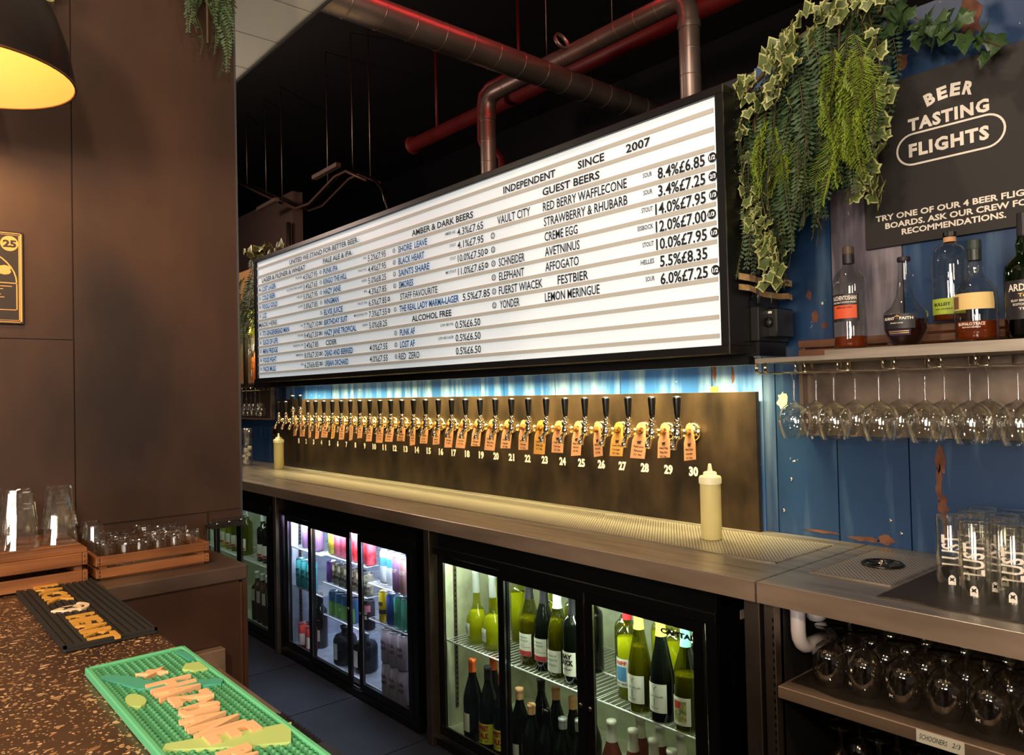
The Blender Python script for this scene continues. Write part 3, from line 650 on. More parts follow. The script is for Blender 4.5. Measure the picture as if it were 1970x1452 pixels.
# ------------------------------------------------------------------ crates
def crate(name, label, loc, lx, ly, lz, rows, th=.008, m=None, gap=.012, topslats=0, floor=True, rz=0, cat='crate', group=None):
    """open slatted crate; lx, ly footprint, origin at a bottom corner"""
    t = thing(name, label, cat, loc, rz, group); m = m or M_wood
    h = (lz-gap*(rows-1)-.004)/rows
    for r in range(rows):
        z = .004+r*(h+gap)
        obj('slat', MB().box(0, lx, 0, th, z, z+h, m, bev=.0012), None, t)
        obj('slat', MB().box(0, lx, ly-th, ly, z, z+h, m, bev=.0012), None, t)
        obj('slat', MB().box(0, th, th+.0004, ly-th-.0004, z, z+h, m, bev=.0012), None, t)
        obj('slat', MB().box(lx-th, lx, th+.0004, ly-th-.0004, z, z+h, m, bev=.0012), None, t)
    for cx in (th+.0003, lx-th-.0133):
        for cy in (th+.0003, ly-th-.0133): obj('corner_post', MB().box(cx, cx+.013, cy, cy+.013, 0, lz-.002, m), None, t)
    if floor: obj('base_board', MB().box(th+.001, lx-th-.001, th+.001, ly-th-.001, 0, .005, m), None, t)
    for k in range(topslats):
        w = lx/topslats; obj('top_slat', MB().box(k*w+.003, (k+1)*w-.003, 0, ly, lz, lz+.009, m, bev=.0012), None, t)
    nb = MB()
    for z in [.004+r*(h+gap)+h*.3 for r in range(rows)]+[.004+r*(h+gap)+h*.7 for r in range(rows)]:
        for y in (.006, ly-.006): nb.lathe([(.0014, 0), (.0008, .0006), (0, .0008)], 6, M_blackmat, T(lx, y, z) @ RY(PI/2))
    obj('nails', nb, None, t)['kind'] = 'stuff'
    return t
crate('wooden_crate', 'low dark wooden slatted crate behind the two left liquor bottles', (-1.185, 2.2, 1.4925), .285, .11, .055, 2, .006, M_woodx, .006)
crate('wooden_crate', 'low dark wooden slatted crate behind the right liquor bottles', (-.893, 2.2, 1.4925), .36, .11, .075, 3, .006, M_woodx, .006)

# ------------------------------------------------------------------ liquor bottles
def liquor(name, label, loc, prof, glass, liquid_top, liquid, labels=(), cap=None, rz=0, n=28, neckwrap=None, sy=1):
    """prof: outer (r,z) profile. labels: (z0,z1,half angle,material,[texts]); texts: (string, x0, x1, z, h, material, bold)"""
    t = thing(name, label, 'bottle', loc, rz)
    inner = [(max(r-.003, .001), max(z, .006)) for r, z in prof]
    obj('bottle_body', MB().lathe([(0, 0)]+prof, n, glass, sy=sy), None, t)
    if liquid:
        lp = [(0, .006)]
        for i, (r, z) in enumerate(inner):
            if z <= liquid_top: lp.append((r, z))
            else:
                r0, z0 = inner[i-1]; u = (liquid_top-z0)/max(z-z0, 1e-6); lp.append((r0+(r-r0)*u, liquid_top)); break
        lp.append((0, liquid_top)); obj('liquid', MB().lathe(lp, n, liquid, sy=sy), None, t)
    def rad(z):
        for (r0, z0), (r1, z1) in zip(prof[:-1], prof[1:]):
            if z0 <= z <= z1 and z1 > z0: return r0+(r1-r0)*(z-z0)/(z1-z0)
        return prof[-1][0]
    for z0, z1, ha, m, texts in labels:
        zs = [z0+(z1-z0)*k/4 for k in range(5)]
        lb = obj('paper_label', MB().lathe([(rad(z)+.0007, z) for z in zs], 14, m, a0=-PI/2-ha, a1=-PI/2+ha, sy=sy), None, t)
        if texts:
            mb = MB()
            for s, x0, x1, z, h, mm, bo in texts:
                if s == '#': # plain colour block
                    R = rad(z)+.0011; mb.lathe([(R, z-h/2), (R, z+h/2)], 10, mm, a0=-PI/2+x0/R, a1=-PI/2+x1/R, sy=sy)
                else: add_text(mb, s, x0, x1, z, h, mm, curve_r=rad(z)+.0015, bold=bo)
            obj('print', mb, None, lb)
    if neckwrap: z0, z1, m = neckwrap; obj('neck_wrap', MB().lathe([(rad(z0)+.001, z0), (rad((z0+z1)/2)+.001, (z0+z1)/2), (rad(z1)+.001, z1)], 16, m), None, t)
    if cap: r, z0, z1, m = cap; obj('cap', MB().lathe([(0, z0), (r, z0), (r*1.04, z0+.003), (r, z1-.001), (r*.92, z1), (0, z1)], 18, m, smooth=False), None, t)
    return t
M_orange = mat('label_orange', (214, 84, 40), .6); M_gold = mat('gold_print', (222, 180, 90), .4, .3); M_lblack = mat('label_black', (24, 20, 28), .5); M_limel = mat('label_lime', (166, 186, 60), .6)
cz = 1.506; face = -.45
P1 = [(.041, 0), (.042, .01), (.042, .18), (.040, .195), (.03, .212), (.018, .225), (.0145, .235), (.014, .275)]
liquor('liquor_bottle', 'clear whisky bottle with black and orange label, leftmost on the glass rack shelf', (-.956, 2.062, 1.5055), P1, M_bottleclear, .035, M_amber,
    [(.075, .15, .95, M_lblack, [('AUCHENTOSHAN', -.034, .034, .139, .0115, M_white, .02), ('SINGLE MALT SCOTCH WHISKY', -.034, .034, .127, .0045, M_white, .02), ('#', -.034, .034, .1015, .036, M_orange, 0), ('AMERICAN OAK', -.022, .022, .113, .0045, M_ink, .02)])],
    (.0145, .262, .283, mat('cap_brown', (74, 58, 44), .5)), .05, neckwrap=(.236, .262, M_lblack))
P2 = [(.03, 0), (.046, .03), (.052, .045), (.053, .085), (.051, .09), (.034, .105), (.022, .13), (.017, .16), (.0145, .19), (.0135, .225)]
liquor('liquor_bottle', 'flared brandy bottle with purple-black label, second from left on the rack shelf', (-.818, 2.08, 1.5055), P2, M_bottleclear, .07, M_darkspirit,
    [(.045, .083, .8, M_lblack, [('BURNT', -.038, -.006, .072, .007, M_white, .03), ('FAITH', .006, .038, .072, .007, M_white, .03), ('BRANDY HOUSE', -.018, .014, .06, .003, M_white, .02), ('*', -.006, .006, .072, .016, M_gold, .03)]),
     (.028, .043, .6, mat('label_plum', (66, 50, 78), .5), [('#', -.026, .026, .0385, .0012, M_gold, 0), ('#', -.025, .025, .034, .0012, M_gold, 0)])],
    (.0155, .224, .236, M_lblack), .0)
P3 = [(.044, 0), (.046, .01), (.047, .16), (.045, .18), (.036, .198), (.02, .208), (.0145, .214), (.0145, .235)]
liquor('liquor_bottle', 'oval clear whiskey bottle with lime green label, standing on the crate', (-.75, 2.21, 1.569), P3, M_bottleclear, .052, M_amber,
    [(.02, .062, 1.0, M_limel, [('BULLEIT', -.034, .01, .047, .008, M_ink, .03), ('RYE WHISKEY', -.03, .02, .034, .004, M_ink, .02)])],
    (.016, .228, .243, M_black), .05, neckwrap=(.215, .228, M_cork))
P4 = [(.044, 0), (.047, .012), (.0475, .10), (.044, .125), (.034, .145), (.022, .157), (.017, .165), (.019, .18), (.0185, .19), (.0145, .2), (.0145, .225)]
liquor('liquor_bottle', 'round bourbon bottle with cream label and dark green stopper on the rack shelf', (-.647, 2.065, 1.5055), P4, M_bottleclear, .05, M_amber,
    [(.078, .118, 1.15, mat('label_cream', (226, 196, 128), .6), [('#', -.048, -.028, .096, .03, mat('sketch_brown', (120, 84, 50), .7), 0)]), (.032, .05, .7, M_amber, [('BUFFALO TRACE', -.03, .03, .043, .007, M_white, .02), ('KENTUCKY BOURBON', -.02, .02, .035, .003, M_white, .02)])],
    (.0155, .226, .25, mat('stopper_green', (34, 52, 44), .5)), .05, neckwrap=(.2, .226, mat('neck_foil_green', (30, 40, 34), .4)))
P5 = [(.043, 0), (.045, .01), (.045, .155), (.042, .172), (.03, .187), (.02, .195), (.018, .205), (.0195, .22), (.0175, .232), (.015, .24), (.0145, .285)]
liquor('liquor_bottle', 'dark green whisky bottle with black label beside the cream labelled bottle', (-.538, 2.055, 1.5055), P5, M_greenglass, .12, M_darkspirit,
    [(.045, .135, 1.0, M_lblack, [('ARDBEG', -.034, .034, .118, .016, M_white, .02), ('Ten', -.012, .012, .1, .008, M_gold, .02), ('ISLAY SINGLE MALT', -.028, .028, .088, .005, M_white, .02), ('SCOTCH WHISKY', -.024, .024, .079, .005, M_white, .02), ('TEN', -.012, .012, .069, .005, M_white, .02)])],
    (.0155, .24, .295, M_lblack), .15)
liquor('liquor_bottle', 'whisky bottle with natural cork stopper at the right edge, behind the dark green one', (-.515, 2.225, 1.569), P3, M_bottleclear, .12, M_amber, [], (.0155, .228, .255, M_cork), .05, neckwrap=(.215, .228, M_lblack))

# ------------------------------------------------------------------ tall printed glasses on the worktop
def make_tall():
    t = thing('tall_glass', '', 'glass')
    R, H_, th = .031, .178, .0013
    obj('glass_wall', MB().lathe([(R, 0), (R, H_-.004), (R-.002, H_), (0.0, H_), (0, H_-.007), (R-.003, H_-.008), (R-th, H_-.012), (R-th, 0)], 30, M_glass), None, t)
    mb = MB(); M2 = RY(-PI/2)
    vs, fs = text_data('LUST', .02)
    ax = min(v[0] for v in vs); bx = max(v[0] for v in vs); by = max(v[1] for v in vs)
    P = []
    for v in vs:
        u = .062+(v[0]-ax)/(bx-ax)*.07; w = .021-v[1]/by*.042   # reading upwards
        a = w/R; P.append(((R+.0004)*math.sin(a), -(R+.0004)*math.cos(a), u))
    mb.add(P, fs, M_white); obj('lettering', mb, None, t); mb = MB()
    out = [(-.0075, .018), (.0075, .018), (.0075, .033), (.004, .039), (0, .041), (-.004, .039), (-.0075, .033)]
    mb.add([((R+.0004)*math.sin(x/R), -(R+.0004)*math.cos(x/R), z) for x, z in out], [tuple(range(len(out)))], M_white)
    mb.add([((R+.0008)*math.sin(x/R), -(R+.0008)*math.cos(x/R), z) for x, z in [(-.005, .026), (0, .028), (.005, .025), (.003, .03), (.005, .036), (0, .033), (-.005, .036), (-.003, .031)]], [tuple(range(8))], M_ink)
    obj('badge', mb, None, t)
    return t
tg = make_tall(); gi = 0
for r, (y, xs, rn_) in enumerate(((1.862, (-.601, -.531, -.46), 'front'), (1.93, (-.672, -.57, -.50), 'second'), (2.0, (-.655, -.585, -.515, -.445), 'third'), (2.07, (-.65, -.58, -.51, -.44), 'back'))):
    for c, x in enumerate(xs):
        lab = 'upside-down tall printed glass on the worktop mat, %s row, %s from left' % (rn_, ORD[c]); loc = (x+random.uniform(-.003, .003), y, .924)
        rz = random.uniform(-.25, .45)
        if gi == 0: tg.location = loc; tg.rotation_euler = (0, 0, rz); tg['label'] = lab; tg['group'] = 'tall printed glasses on the worktop'; build_kids(tg)
        else: dup(tg, loc, rz, lab, 'tall printed glasses on the worktop')
        gi += 1
# stemmed schooners upside down on the shelf
def make_schooner():
    t = thing('schooner_glass', '', 'glass')
    th = .0015; outp = [(.030, 0), (.036, .02), (.0415, .05), (.0395, .075), (.03, .095), (.015, .107), (.007, .113)]
    obj('bowl', MB().lathe(outp+[(r-th if r > .01 else .0005, z-.0005) for r, z in reversed(outp)], 24, M_glassdark), None, t)
    obj('stem', MB().lathe([(.007, .113), (.0055, .12), (.0055, .132), (.009, .138)], 12, M_glassdark), None, t)
    obj('foot', MB().lathe([(.009, .138), (.03, .141), (.033, .1425), (.033, .144), (0, .144)], 24, M_glassdark), None, t)
    mb = MB(); R = .0355
    mb.add([((R+.0025)*math.sin(x/R), -(R+.0025)*math.cos(x/R), z) for x, z in [(-.008, .02), (.008, .02), (.008, .036), (-.008, .036)]], [(0, 1, 2, 3)], M_ink)
    mb.add([((R+.003)*math.sin(x/R), -(R+.003)*math.cos(x/R), z) for x, z in [(-.005, .025), (0, .028), (.005, .025), (.003, .029), (.005, .033), (0, .03), (-.005, .033)]], [tuple(range(7))], M_white)
    obj('badge', mb, None, t)
    return t
sg = make_schooner(); gi = 0
rnames = ['front', 'second', 'third', 'fourth', 'fifth']
for r in range(5):
    for c in range(7 if r < 4 else 6):
        x = -.918+c*.088+r*.012+random.uniform(-.002, .002); y = 1.81+r*.092
        lab = 'upside-down stemmed schooner on the middle shelf, %s row, %s from left' % (rnames[r], ORD[c]); loc = (x, y, .6687); rz = random.uniform(-.4, .2)-.5 if gi % 3 else 2.4
        if gi == 0: sg.location = loc; sg.rotation_euler = (0, 0, rz); sg['label'] = lab; sg['group'] = 'schooner glasses on the middle shelf'; build_kids(sg)
        else: dup(sg, loc, rz, lab, 'schooner glasses on the middle shelf')
        gi += 1
for r in range(2):
    for c in range(4):
        # taller stemmed glasses below
        lab = 'stemmed beer glass on the lowest shelf, %s row, %s from the left' % (rnames[r], ORD[c])
        o = dup(sg, (-.92+c*.095, 1.86+r*.1, .3037), random.uniform(1, 5), lab, 'stemmed glasses on the lowest shelf'); o.scale = (1.05, 1.05, 1.75)

# ------------------------------------------------------------------ squeeze bottles
def squeeze(label, loc):
    t = thing('squeeze_bottle', label, 'squeeze bottle', loc)
    Mp = mat('squeeze_plastic', (226, 214, 150), .35, 0, trans=.25, ior=1.2); Ms = mat('squeeze_syrup', (222, 206, 120), .4); Mc = mat('squeeze_cap', (232, 226, 188), .4)
    obj('bottle_body', MB().lathe([(0, 0), (.03, 0), (.033, .004), (.033, .175), (.032, .18)], 26, Mp), None, t)
    obj('syrup', MB().lathe([(0, .003), (.0315, .005), (.0315, .095), (0, .095)], 26, Ms), None, t)
    obj('cap', MB().lathe([(.035, .178), (.035, .199), (.032, .203), (.022, .205), (.021, .214), (.017, .217), (.009, .218), (.0075, .225), (.0045, .242), (0, .243)], 26, Mc), None, t)
    rb = MB()
    for k in range(30):
        a = 2*PI*k/30; rb.box(-.0006, .0006, -.0358, -.0345, .181, .197, Mc, RZ(a))
    obj('cap_ribs', rb, None, t)
squeeze('pale yellow squeeze bottle standing on the drip tray right of tap 30', (-1.43, 2.07, .9218))
squeeze('pale yellow squeeze bottle at the far left end of the counter', (-4.96, 2.16, .92))
# tall drink glass and straw box at the far left end
t = thing('mixing_glass', 'tall glass with ice and small dark badge at the far left of the counter', 'glass', (-5.42, 2.12, .92))
obj('glass_wall', MB().lathe([(.036, 0), (.042, .09), (.04, .14), (.045, .27), (.0435, .27), (.0385, .14), (.0405, .09), (.034, .008), (0, .008)], 24, M_glass), None, t)
obj('badge', MB().lathe([(.0425, .15), (.0435, .185)], 8, M_ink, a0=-PI/2-.1, a1=-PI/2+.5), None, t)
ice = MB(); r = random.Random(4)
for k in range(9): ice.box(-.012, .012, -.012, .012, -.012, .012, mat('ice', (225, 222, 200), .15), T(r.uniform(-.018, .018), r.uniform(-.018, .018), .03+k*.012) @ RZ(r.random()*3) @ RX(r.random()), bev=.003)
obj('ice_cubes', ice, None, t)
t = thing('menu_card', 'narrow white printed card holder at the far left of the counter', 'card holder', (-5.68, 2.0, .92))
obj('card', MB().box(-.03, .03, -.01, .01, 0, .16, mat('card_white', (200, 196, 190), .6), bev=.002), None, t); mb = MB(); add_text(mb, 'MENU', -.02, .02, .1, .012, M_ink, -.0106); obj('lettering', mb, None, t)
# wall sockets
for z, l in ((1.12, 'upper dark wall socket plate left of the tap plate'), (1.035, 'lower dark wall socket plate left of the tap plate')):
    t = thing('wall_socket', l, 'socket', (-5.36, 2.324, z))
    obj('plate', MB().box(-.075, .075, -.01, 0, 0, .072, mat('socket_plate', (52, 40, 36), .5), bev=.003), None, t)
    obj('rocker', MB().box(-.05, .05, -.013, -.01, .02, .05, M_black), None, t)
# small left rack in the distance
rk2 = thing('glass_rack', 'small steel framed glass rack far left beneath the plants', 'rack', (-5.7, 2.2, 1.25))
kid('frame', MB().box(-6.1, -5.385, 2.295, 2.322, 1.488, 1.505, M_fascia).box(-5.405, -5.388, 2.295, 2.322, 1.25, 1.49, M_fascia).box(-6.1, -5.385, 2.295, 2.322, 1.243, 1.252, M_fascia), None, rk2)
kid('back_panel', MB().box(-6.1, -5.40, 2.312, 2.322, 1.25, 1.49, mat('rack_dark', (58, 44, 38), .5)), None, rk2)
for i in range(7): kid('rail', MB().tube([(-5.45-i*.085, 2.3, 1.488), (-5.45-i*.085, 2.3, 1.465), (-5.45-i*.085, 2.2, 1.465), (-5.45-i*.085, 2.2, 1.488)], .003, 6, M_chrome), None, rk2)
for i in range(6): dup(wg, (-5.492-i*.085, 2.25, 1.2715), 0, 'upside-down wine glass on the small far left rack, %s from right' % ORD[i], 'wine glasses on the small far left rack')

# ------------------------------------------------------------------ back-bar fridges
SHELF = {}
def fridge(x0, label, back, lightc, es, tone, shelves, name_tag):
    t = thing('bar_fridge', label, 'fridge', (x0, 1.74, 0)); w, d, h = 1.37, .52, .865; F = M_fridge
    Mi = mat('fridge_lining_'+tone, back, .5, .2, col2=tuple(min(255, int(v*1.12)) for v in back), scale=20)
    obj('cabinet', MB().box(0, .03, .03, d, .03, h, F).box(w-.03, w, .03, d, .03, h, F).box(0, w, .03, d, h-.055, h, F).box(0, w, .03, d, .03, .048, F).box(0, w, d-.02, d, .03, h, F), None, t)
    obj('lining', MB().box(.031, .034, .06, d-.021, .05, h-.06, Mi).box(w-.034, w-.031, .06, d-.021, .05, h-.06, Mi).box(.034, w-.034, d-.025, d-.021, .05, h-.06, Mi).box(.034, w-.034, .06, d-.025, .0485, .0515, Mi), None, t)
    obj('door_header', MB().box(0, w, -.005, .03, .7665, .80, F, bev=.003).box(0, w, .005, .03, .80, h, F), None, t)
    obj('kick_rail', MB().box(0, w, .0, .03, .004, .036, F, bev=.003), None, t)
    obj('side_frame', MB().box(0, .02, 0, .03, .036, .775, F), None, t); obj('side_frame', MB().box(w-.035, w, 0, .03, .036, .775, F), None, t)
    obj('track', MB().box(.02, w-.035, .012, .016, .036, .044, M_alu), None, t)
    for fx in (.06, w-.06): 
        for fy in (.07, d-.07): obj('foot', MB().lathe([(.02, 0), (.02, .012), (.012, .014), (.012, .03)], 12, M_black, T(fx, fy, 0)), None, t)
    for i, (a, b, y) in enumerate(((.045, .39, .018), (.36, .80, .002), (.875, 1.325, .002)) if tone == 'blue' else ((.045, .475, .018), (.44, .87, .002), (.875, 1.325, .002))):
        fw = .034; z0, z1 = .045, .766
        dr = obj('door', MB().box(a, b, y, y+.011, z1-fw, z1, F, bev=.0015).box(a, b, y, y+.011, z0, z0+fw, F, bev=.0015).box(a, a+fw, y, y+.011, z0+fw, z1-fw, F).box(b-fw, b, y, y+.011, z0+fw, z1-fw, F), None, t)
        obj('glass_pane', MB().box(a+fw, b-fw, y+.005, y+.008, z0+fw, z1-fw, M_pane), None, dr)
        e = .0025
        obj('glass_edge', MB().box(a+fw, a+fw+e, y-.0005, y+.005, z0+fw, z1-fw, M_alu).box(a+fw, b-fw, y-.0005, y+.005, z0+fw, z0+fw+e, M_alu), None, dr)
        hx = b-.03 if i < 2 else a+.006
        if i != 0: obj('lock', MB().lathe([(.007, 0), (.007, .003), (.003, .004), (0, .004)], 12, M_chrome, T(hx+.01, y, .40) @ RX(PI/2)), None, dr)
    lm = obj('lamp_tube', MB().tube([(.05, .085, .79), (w-.05, .085, .79)], .006, 8, mat('fridge_tube_'+tone, (255, 255, 255), .4, emit=tuple(int(255*v) for v in lightc), es=es)), None, t)
    for (sa, sb, sz) in shelves:
        mb = MB()
        for yy in (.06, .25, .45): mb.tube([(sa, yy, sz-.004), (sb, yy, sz-.004)], .0035, 6, M_wire)
        n = int((sb-sa)/.022)
        for k in range(n+1):
            xx = sa+(sb-sa)*k/n; mb.tube([(xx, .058, sz-.002), (xx, .455, sz-.002)], .0016, 4, M_wire, cap=False)
        obj('wire_shelf', mb, None, t)
    for xx in (.036, w-.036):
        mb = MB().box(xx-.003, xx+.003, .1, .115, .12, .72, M_steeldull)
        for k in range(28): mb.box(xx-.0035, xx+.0035, .104, .111, .13+k*.021, .14+k*.021, M_black)
        obj('shelf_track', mb, None, t)
    for k in range(2): light('fridge_light', 'AREA', (x0+w*(.27+.46*k), 1.74+.05, .762), 2.2*es/3, lightc, w*.42, .03, (math.radians(18), 0, 0))
    return t
F1, F2, F3 = -5.48, -4.02, -2.565
fridge(F1, 'leftmost black glass-door fridge, partly hidden by the dark wall', (176, 186, 168), (.9, 1, .86), 1.6, 'green', [(.04, .84, .41), (.85, 1.33, .41)], '')
f2 = fridge(F2, 'middle black sliding-door fridge lit blue-white and filled with cans', (190, 195, 210), (.76, .82, 1), 14, 'blue', [(.04, .40, .375), (.04, .40, .585), (.41, .86, .29), (.41, .86, .455), (.41, .86, .60), (.87, 1.33, .365), (.87, 1.33, .53)], '')
f3 = fridge(F3, 'right black sliding-door fridge lit greenish and filled with wine bottles', (178, 180, 158), (.93, 1, .78), 5, 'olive', [(.04, .45, .41), (.46, .86, .41), (.87, 1.33, .41)], '')
obj('rating_plate', MB().box(1.3702, 1.3712, .115, .215, .76, .785, mat('plate_beige', (186, 168, 150), .6)), None, f3)
lb = obj('door_lettering', MB(), None, f3) if False else None
mb = MB(); add_text(mb, 'CAPITAL', 1.18, 1.30, .715, .014, M_ink, .0, bold=.06); obj('door_lettering', mb, None, f3, (0, .0, 0))
obj('info_sheet', MB().box(.045, .12, .488, .4945, .66, .78, mat('sheet_blue', (190, 214, 214), .6)), None, f3)
mb = MB()
for k in range(6): mb.box(.052, .11-.01*(k % 3), .4865, .4875, .75-k*.009, .753-k*.009, M_ink)
for k in range(14): mb.box(.055+k*.0035, .0565+k*.0035, .4865, .4875, .672, .686, M_ink)
obj('info_print', mb, None, f3)

# wine bottles for the fridges
def wine(label, loc, kind='bord', glass=None, wine_m=None, fill=.2, lab=None, capsule=None, rz=0, h=.30, group=None, medal=None, scale=1):
    R = .037
    if kind == 'bord': prof = [(R-.003, 0), (R, .004), (R, .19), (.033, .205), (.02, .218), (.0145, .23), (.0135, .28), (.0145, .281), (.0145, .292)]
    elif kind == 'burg': prof = [(R-.002, 0), (R+.001, .004), (R+.001, .15), (.033, .175), (.024, .205), (.0165, .23), (.0135, .25), (.0135, .28), (.0145, .281), (.0145, .292)]
    elif kind == 'flask': prof = [(.032, 0), (.04, .006), (.044, .03), (.046, .07), (.043, .10), (.03, .128), (.018, .148), (.0145, .17), (.0135, .28), (.0145, .29)]
    elif kind == 'hock': prof = [(.035, 0), (.0375, .004), (.0375, .12), (.035, .145), (.026, .19), (.0175, .235), (.0135, .26), (.0135, .28), (.0145, .281), (.0145, .292)]
    k = h/.292; prof = [(r, z*k) for r, z in prof]
    t = thing('wine_bottle', label, 'bottle', loc, rz, group)
    obj('bottle_body', MB().lathe([(0, 0)]+prof, 22, glass or M_darkglass), None, t)
    def rad(z):
        for (r0, z0), (r1, z1) in zip(prof[:-1], prof[1:]):
            if z0 <= z <= z1 and z1 > z0: return r0+(r1-r0)*(z-z0)/(z1-z0)
        return prof[-1][0]
    if wine_m:
        lp = [(0, .005)]+[(max(r-.0025, .001), max(z, .005)) for r, z in prof if z < fill]+[(rad(fill)-.0025, fill), (0, fill)]
        obj('wine', MB().lathe(lp, 22, wine_m), None, t)
    if capsule:
        m, zc = capsule; obj('capsule', MB().lathe([(rad(zc)+.0012, zc), (.0152, zc+.02), (.0148, h*.95), (.016, h*.96), (.016, h), (0, h+.001)], 16, m), None, t)
    if lab:
        z0, z1, ha, m, texts = lab
        l = obj('paper_label', MB().lathe([(rad(z0+(z1-z0)*q/3)+.0008, z0+(z1-z0)*q/3) for q in range(4)], 12, m, a0=-PI/2-ha, a1=-PI/2+ha), None, t)
        mb = MB()
        for s, xa, xb, z, hh, mm, bo in texts:
            if s == '#': Rr = rad(z)+.0013; mb.lathe([(Rr, z-hh/2), (Rr, z+hh/2)], 8, mm, a0=-PI/2+xa/Rr, a1=-PI/2+xb/Rr)
            else: add_text(mb, s, xa, xb, z, hh, mm, curve_r=rad(z)+.0018, bold=bo)
        if texts: obj('print', mb, None, l)
    if scale != 1: t.scale = (scale,)*3
    return t
M_red = mat('label_red', (186, 60, 64), .6); M_yel = mat('capsule_yellow', (214, 200, 90), .4); M_teal = mat('capsule_teal', (140, 200, 200), .4); M_neon = mat('label_neon_yellow', (206, 208, 54), .6)
M_crimson = mat('print_crimson', (160, 36, 50), .6); M_lblue = mat('label_blue', (76, 134, 180), .6); M_capred = mat('capsule_red', (200, 40, 50), .4); M_capor = mat('capsule_orange', (226, 104, 40), .4); M_capw = mat('capsule_white', (222, 226, 222), .4); M_foil = mat('foil_clear', (200, 206, 204), .25, .6)
G1 = thin_glass('wine_glass_yellow', (232, 232, 150), (130, 130, 40), .9, .04); G2 = thin_glass('wine_glass_olive', (196, 196, 110), (70, 72, 20), .9, .04)
S = .4125; g3 = 'wine bottles in the right fridge'
RZ0 = .06
ov = (.035, .085, .42, M_capw, [('ROSE', -.01, .01, .065, .006, M_ink, .01), ('#', -.014, .014, .052, .001, M_ink, 0)])
wine('yellow flask-shaped wine bottle at the left end of the upper shelf, right fridge', (-2.40, 1.86, S), 'flask', G1, M_yellowwine, .13, ov, (M_foil, .2), RZ0-.3, .29)
wine('yellow flask-shaped wine bottle beside the left door frame on the upper shelf, right fridge', (-2.297, 1.86, S), 'flask', G1, M_yellowwine, .13, ov, (M_foil, .2), RZ0-.3, .29)
chal = lambda: (.035, .115, .9, M_paper, [('DOMAINE', -.02, .02, .102, .005, M_ink, .01), ('CHACALEY', -.024, .024, .09, .006, M_ink, .01), ('#', -.032, .032, .067, .0014, M_crimson, 0), ('#', -.03, .01, .074, .001, M_ink, 0), ('#', -.034, .034, .045, .018, M_red, 0)])
wine('green wine bottle with cream and red label, leftmost behind the second door', (-2.085, 1.86, S), 'burg', G2, M_olivewine, .17, chal(), (M_lblack, .235), RZ0)
wine('dark wine bottle with cream and red label behind the second door, right fridge', (-2.005, 1.86, S), 'burg', M_darkglass, None, 0, chal(), (M_lblack, .235), RZ0)
wine('olive wine bottle with rounded cream label and white capsule in the right fridge', (-1.925, 1.85, S), 'burg', G2, M_olivewine, .2, (.02, .095, .95, M_paper, [('Picpoul', -.02, .02, .078, .006, M_ink, .01), ('REVEYETTE', -.024, .024, .062, .006, M_ink, .01), ('#', -.03, .02, .045, .006, mat('wash_grey', (180, 180, 170), .6), 0)]), (M_capw, .235), RZ0)
wine('dark wine bottle with a white label and bold black lettering in the right fridge', (-1.845, 1.845, S), 'bord', M_darkglass, None, 0, (.03, .11, .9, M_paper, [('BAY', -.022, .022, .095, .015, M_ink, .06), ('DUCK', -.026, .026, .075, .017, M_ink, .06), ('CABERNET', -.02, .02, .052, .006, M_ink, .02)]), (M_lblack, .23), RZ0)
wine('pale wine bottle with red and white capsule and blue circle label in the right fridge', (-1.635, 1.885, S), 'bord', G1, M_yellowwine, .19, (.04, .13, .9, M_paper, [('RIFF', -.02, .02, .117, .012, M_capred, .03), ('#', -.024, .018, .082, .045, M_lblue, 0), ('PINOT GRIGIO', -.024, .024, .05, .006, M_ink, .03)]), (M_capred, .25), RZ0)
vil = lambda: (.03, .115, .95, M_paper, [('LOS VILLAR', -.02, .026, .078, .006, M_ink, .01), ('Y', -.012, .006, .1, .014, M_ink, -.02), ('l', -.004, -.002, .06, .024, M_ink, -.02), ('VERDEJO', -.018, .01, .043, .004, M_ink, .01)])
wine('slender olive wine bottle with white label and yellow capsule in the right fridge', (-1.545, 1.835, S), 'hock', G2, M_olivewine, .2, vil(), (M_yel, .25), RZ0)
wine('slender blackish wine bottle with white label and yellow capsule in the right fridge', (-1.455, 1.83, S), 'hock', M_darkglass, None, 0, vil(), (M_yel, .25), RZ0)
wine('green wine bottle with turquoise capsule and colourful picture label in the right fridge', (-1.365, 1.83, S), 'burg', G2, M_olivewine, .16, (.02, .1, .85, M_paper, [('#', -.024, .02, .06, .06, mat('label_mosaic', (96, 120, 84), .6, col2=(200, 190, 120), scale=120), 0), ('#', -.022, .002, .078, .02, M_capred, 0)]), (M_teal, .24), RZ0)
for i, (x, y, g) in enumerate(((-2.10, 1.98, G1), (-1.98, 1.99, G2), (-1.87, 1.97, M_darkglass), (-1.70, 1.95, G2), (-1.60, 2.02, G1), (-1.50, 1.96, G1), (-1.41, 1.95, M_darkglass), (-2.44, 2.0, G1), (-2.30, 2.0, G1))):
    wine('%s wine bottle, second row of upper shelf, right fridge, %s from left' % ('pale yellow' if g is G1 else 'olive' if g is G2 else 'dark', ORD[i]), (x, y, S), 'bord', g, M_yellowwine if g is G1 else None, .19, None, (M_foil, .24), 0, group=g3)
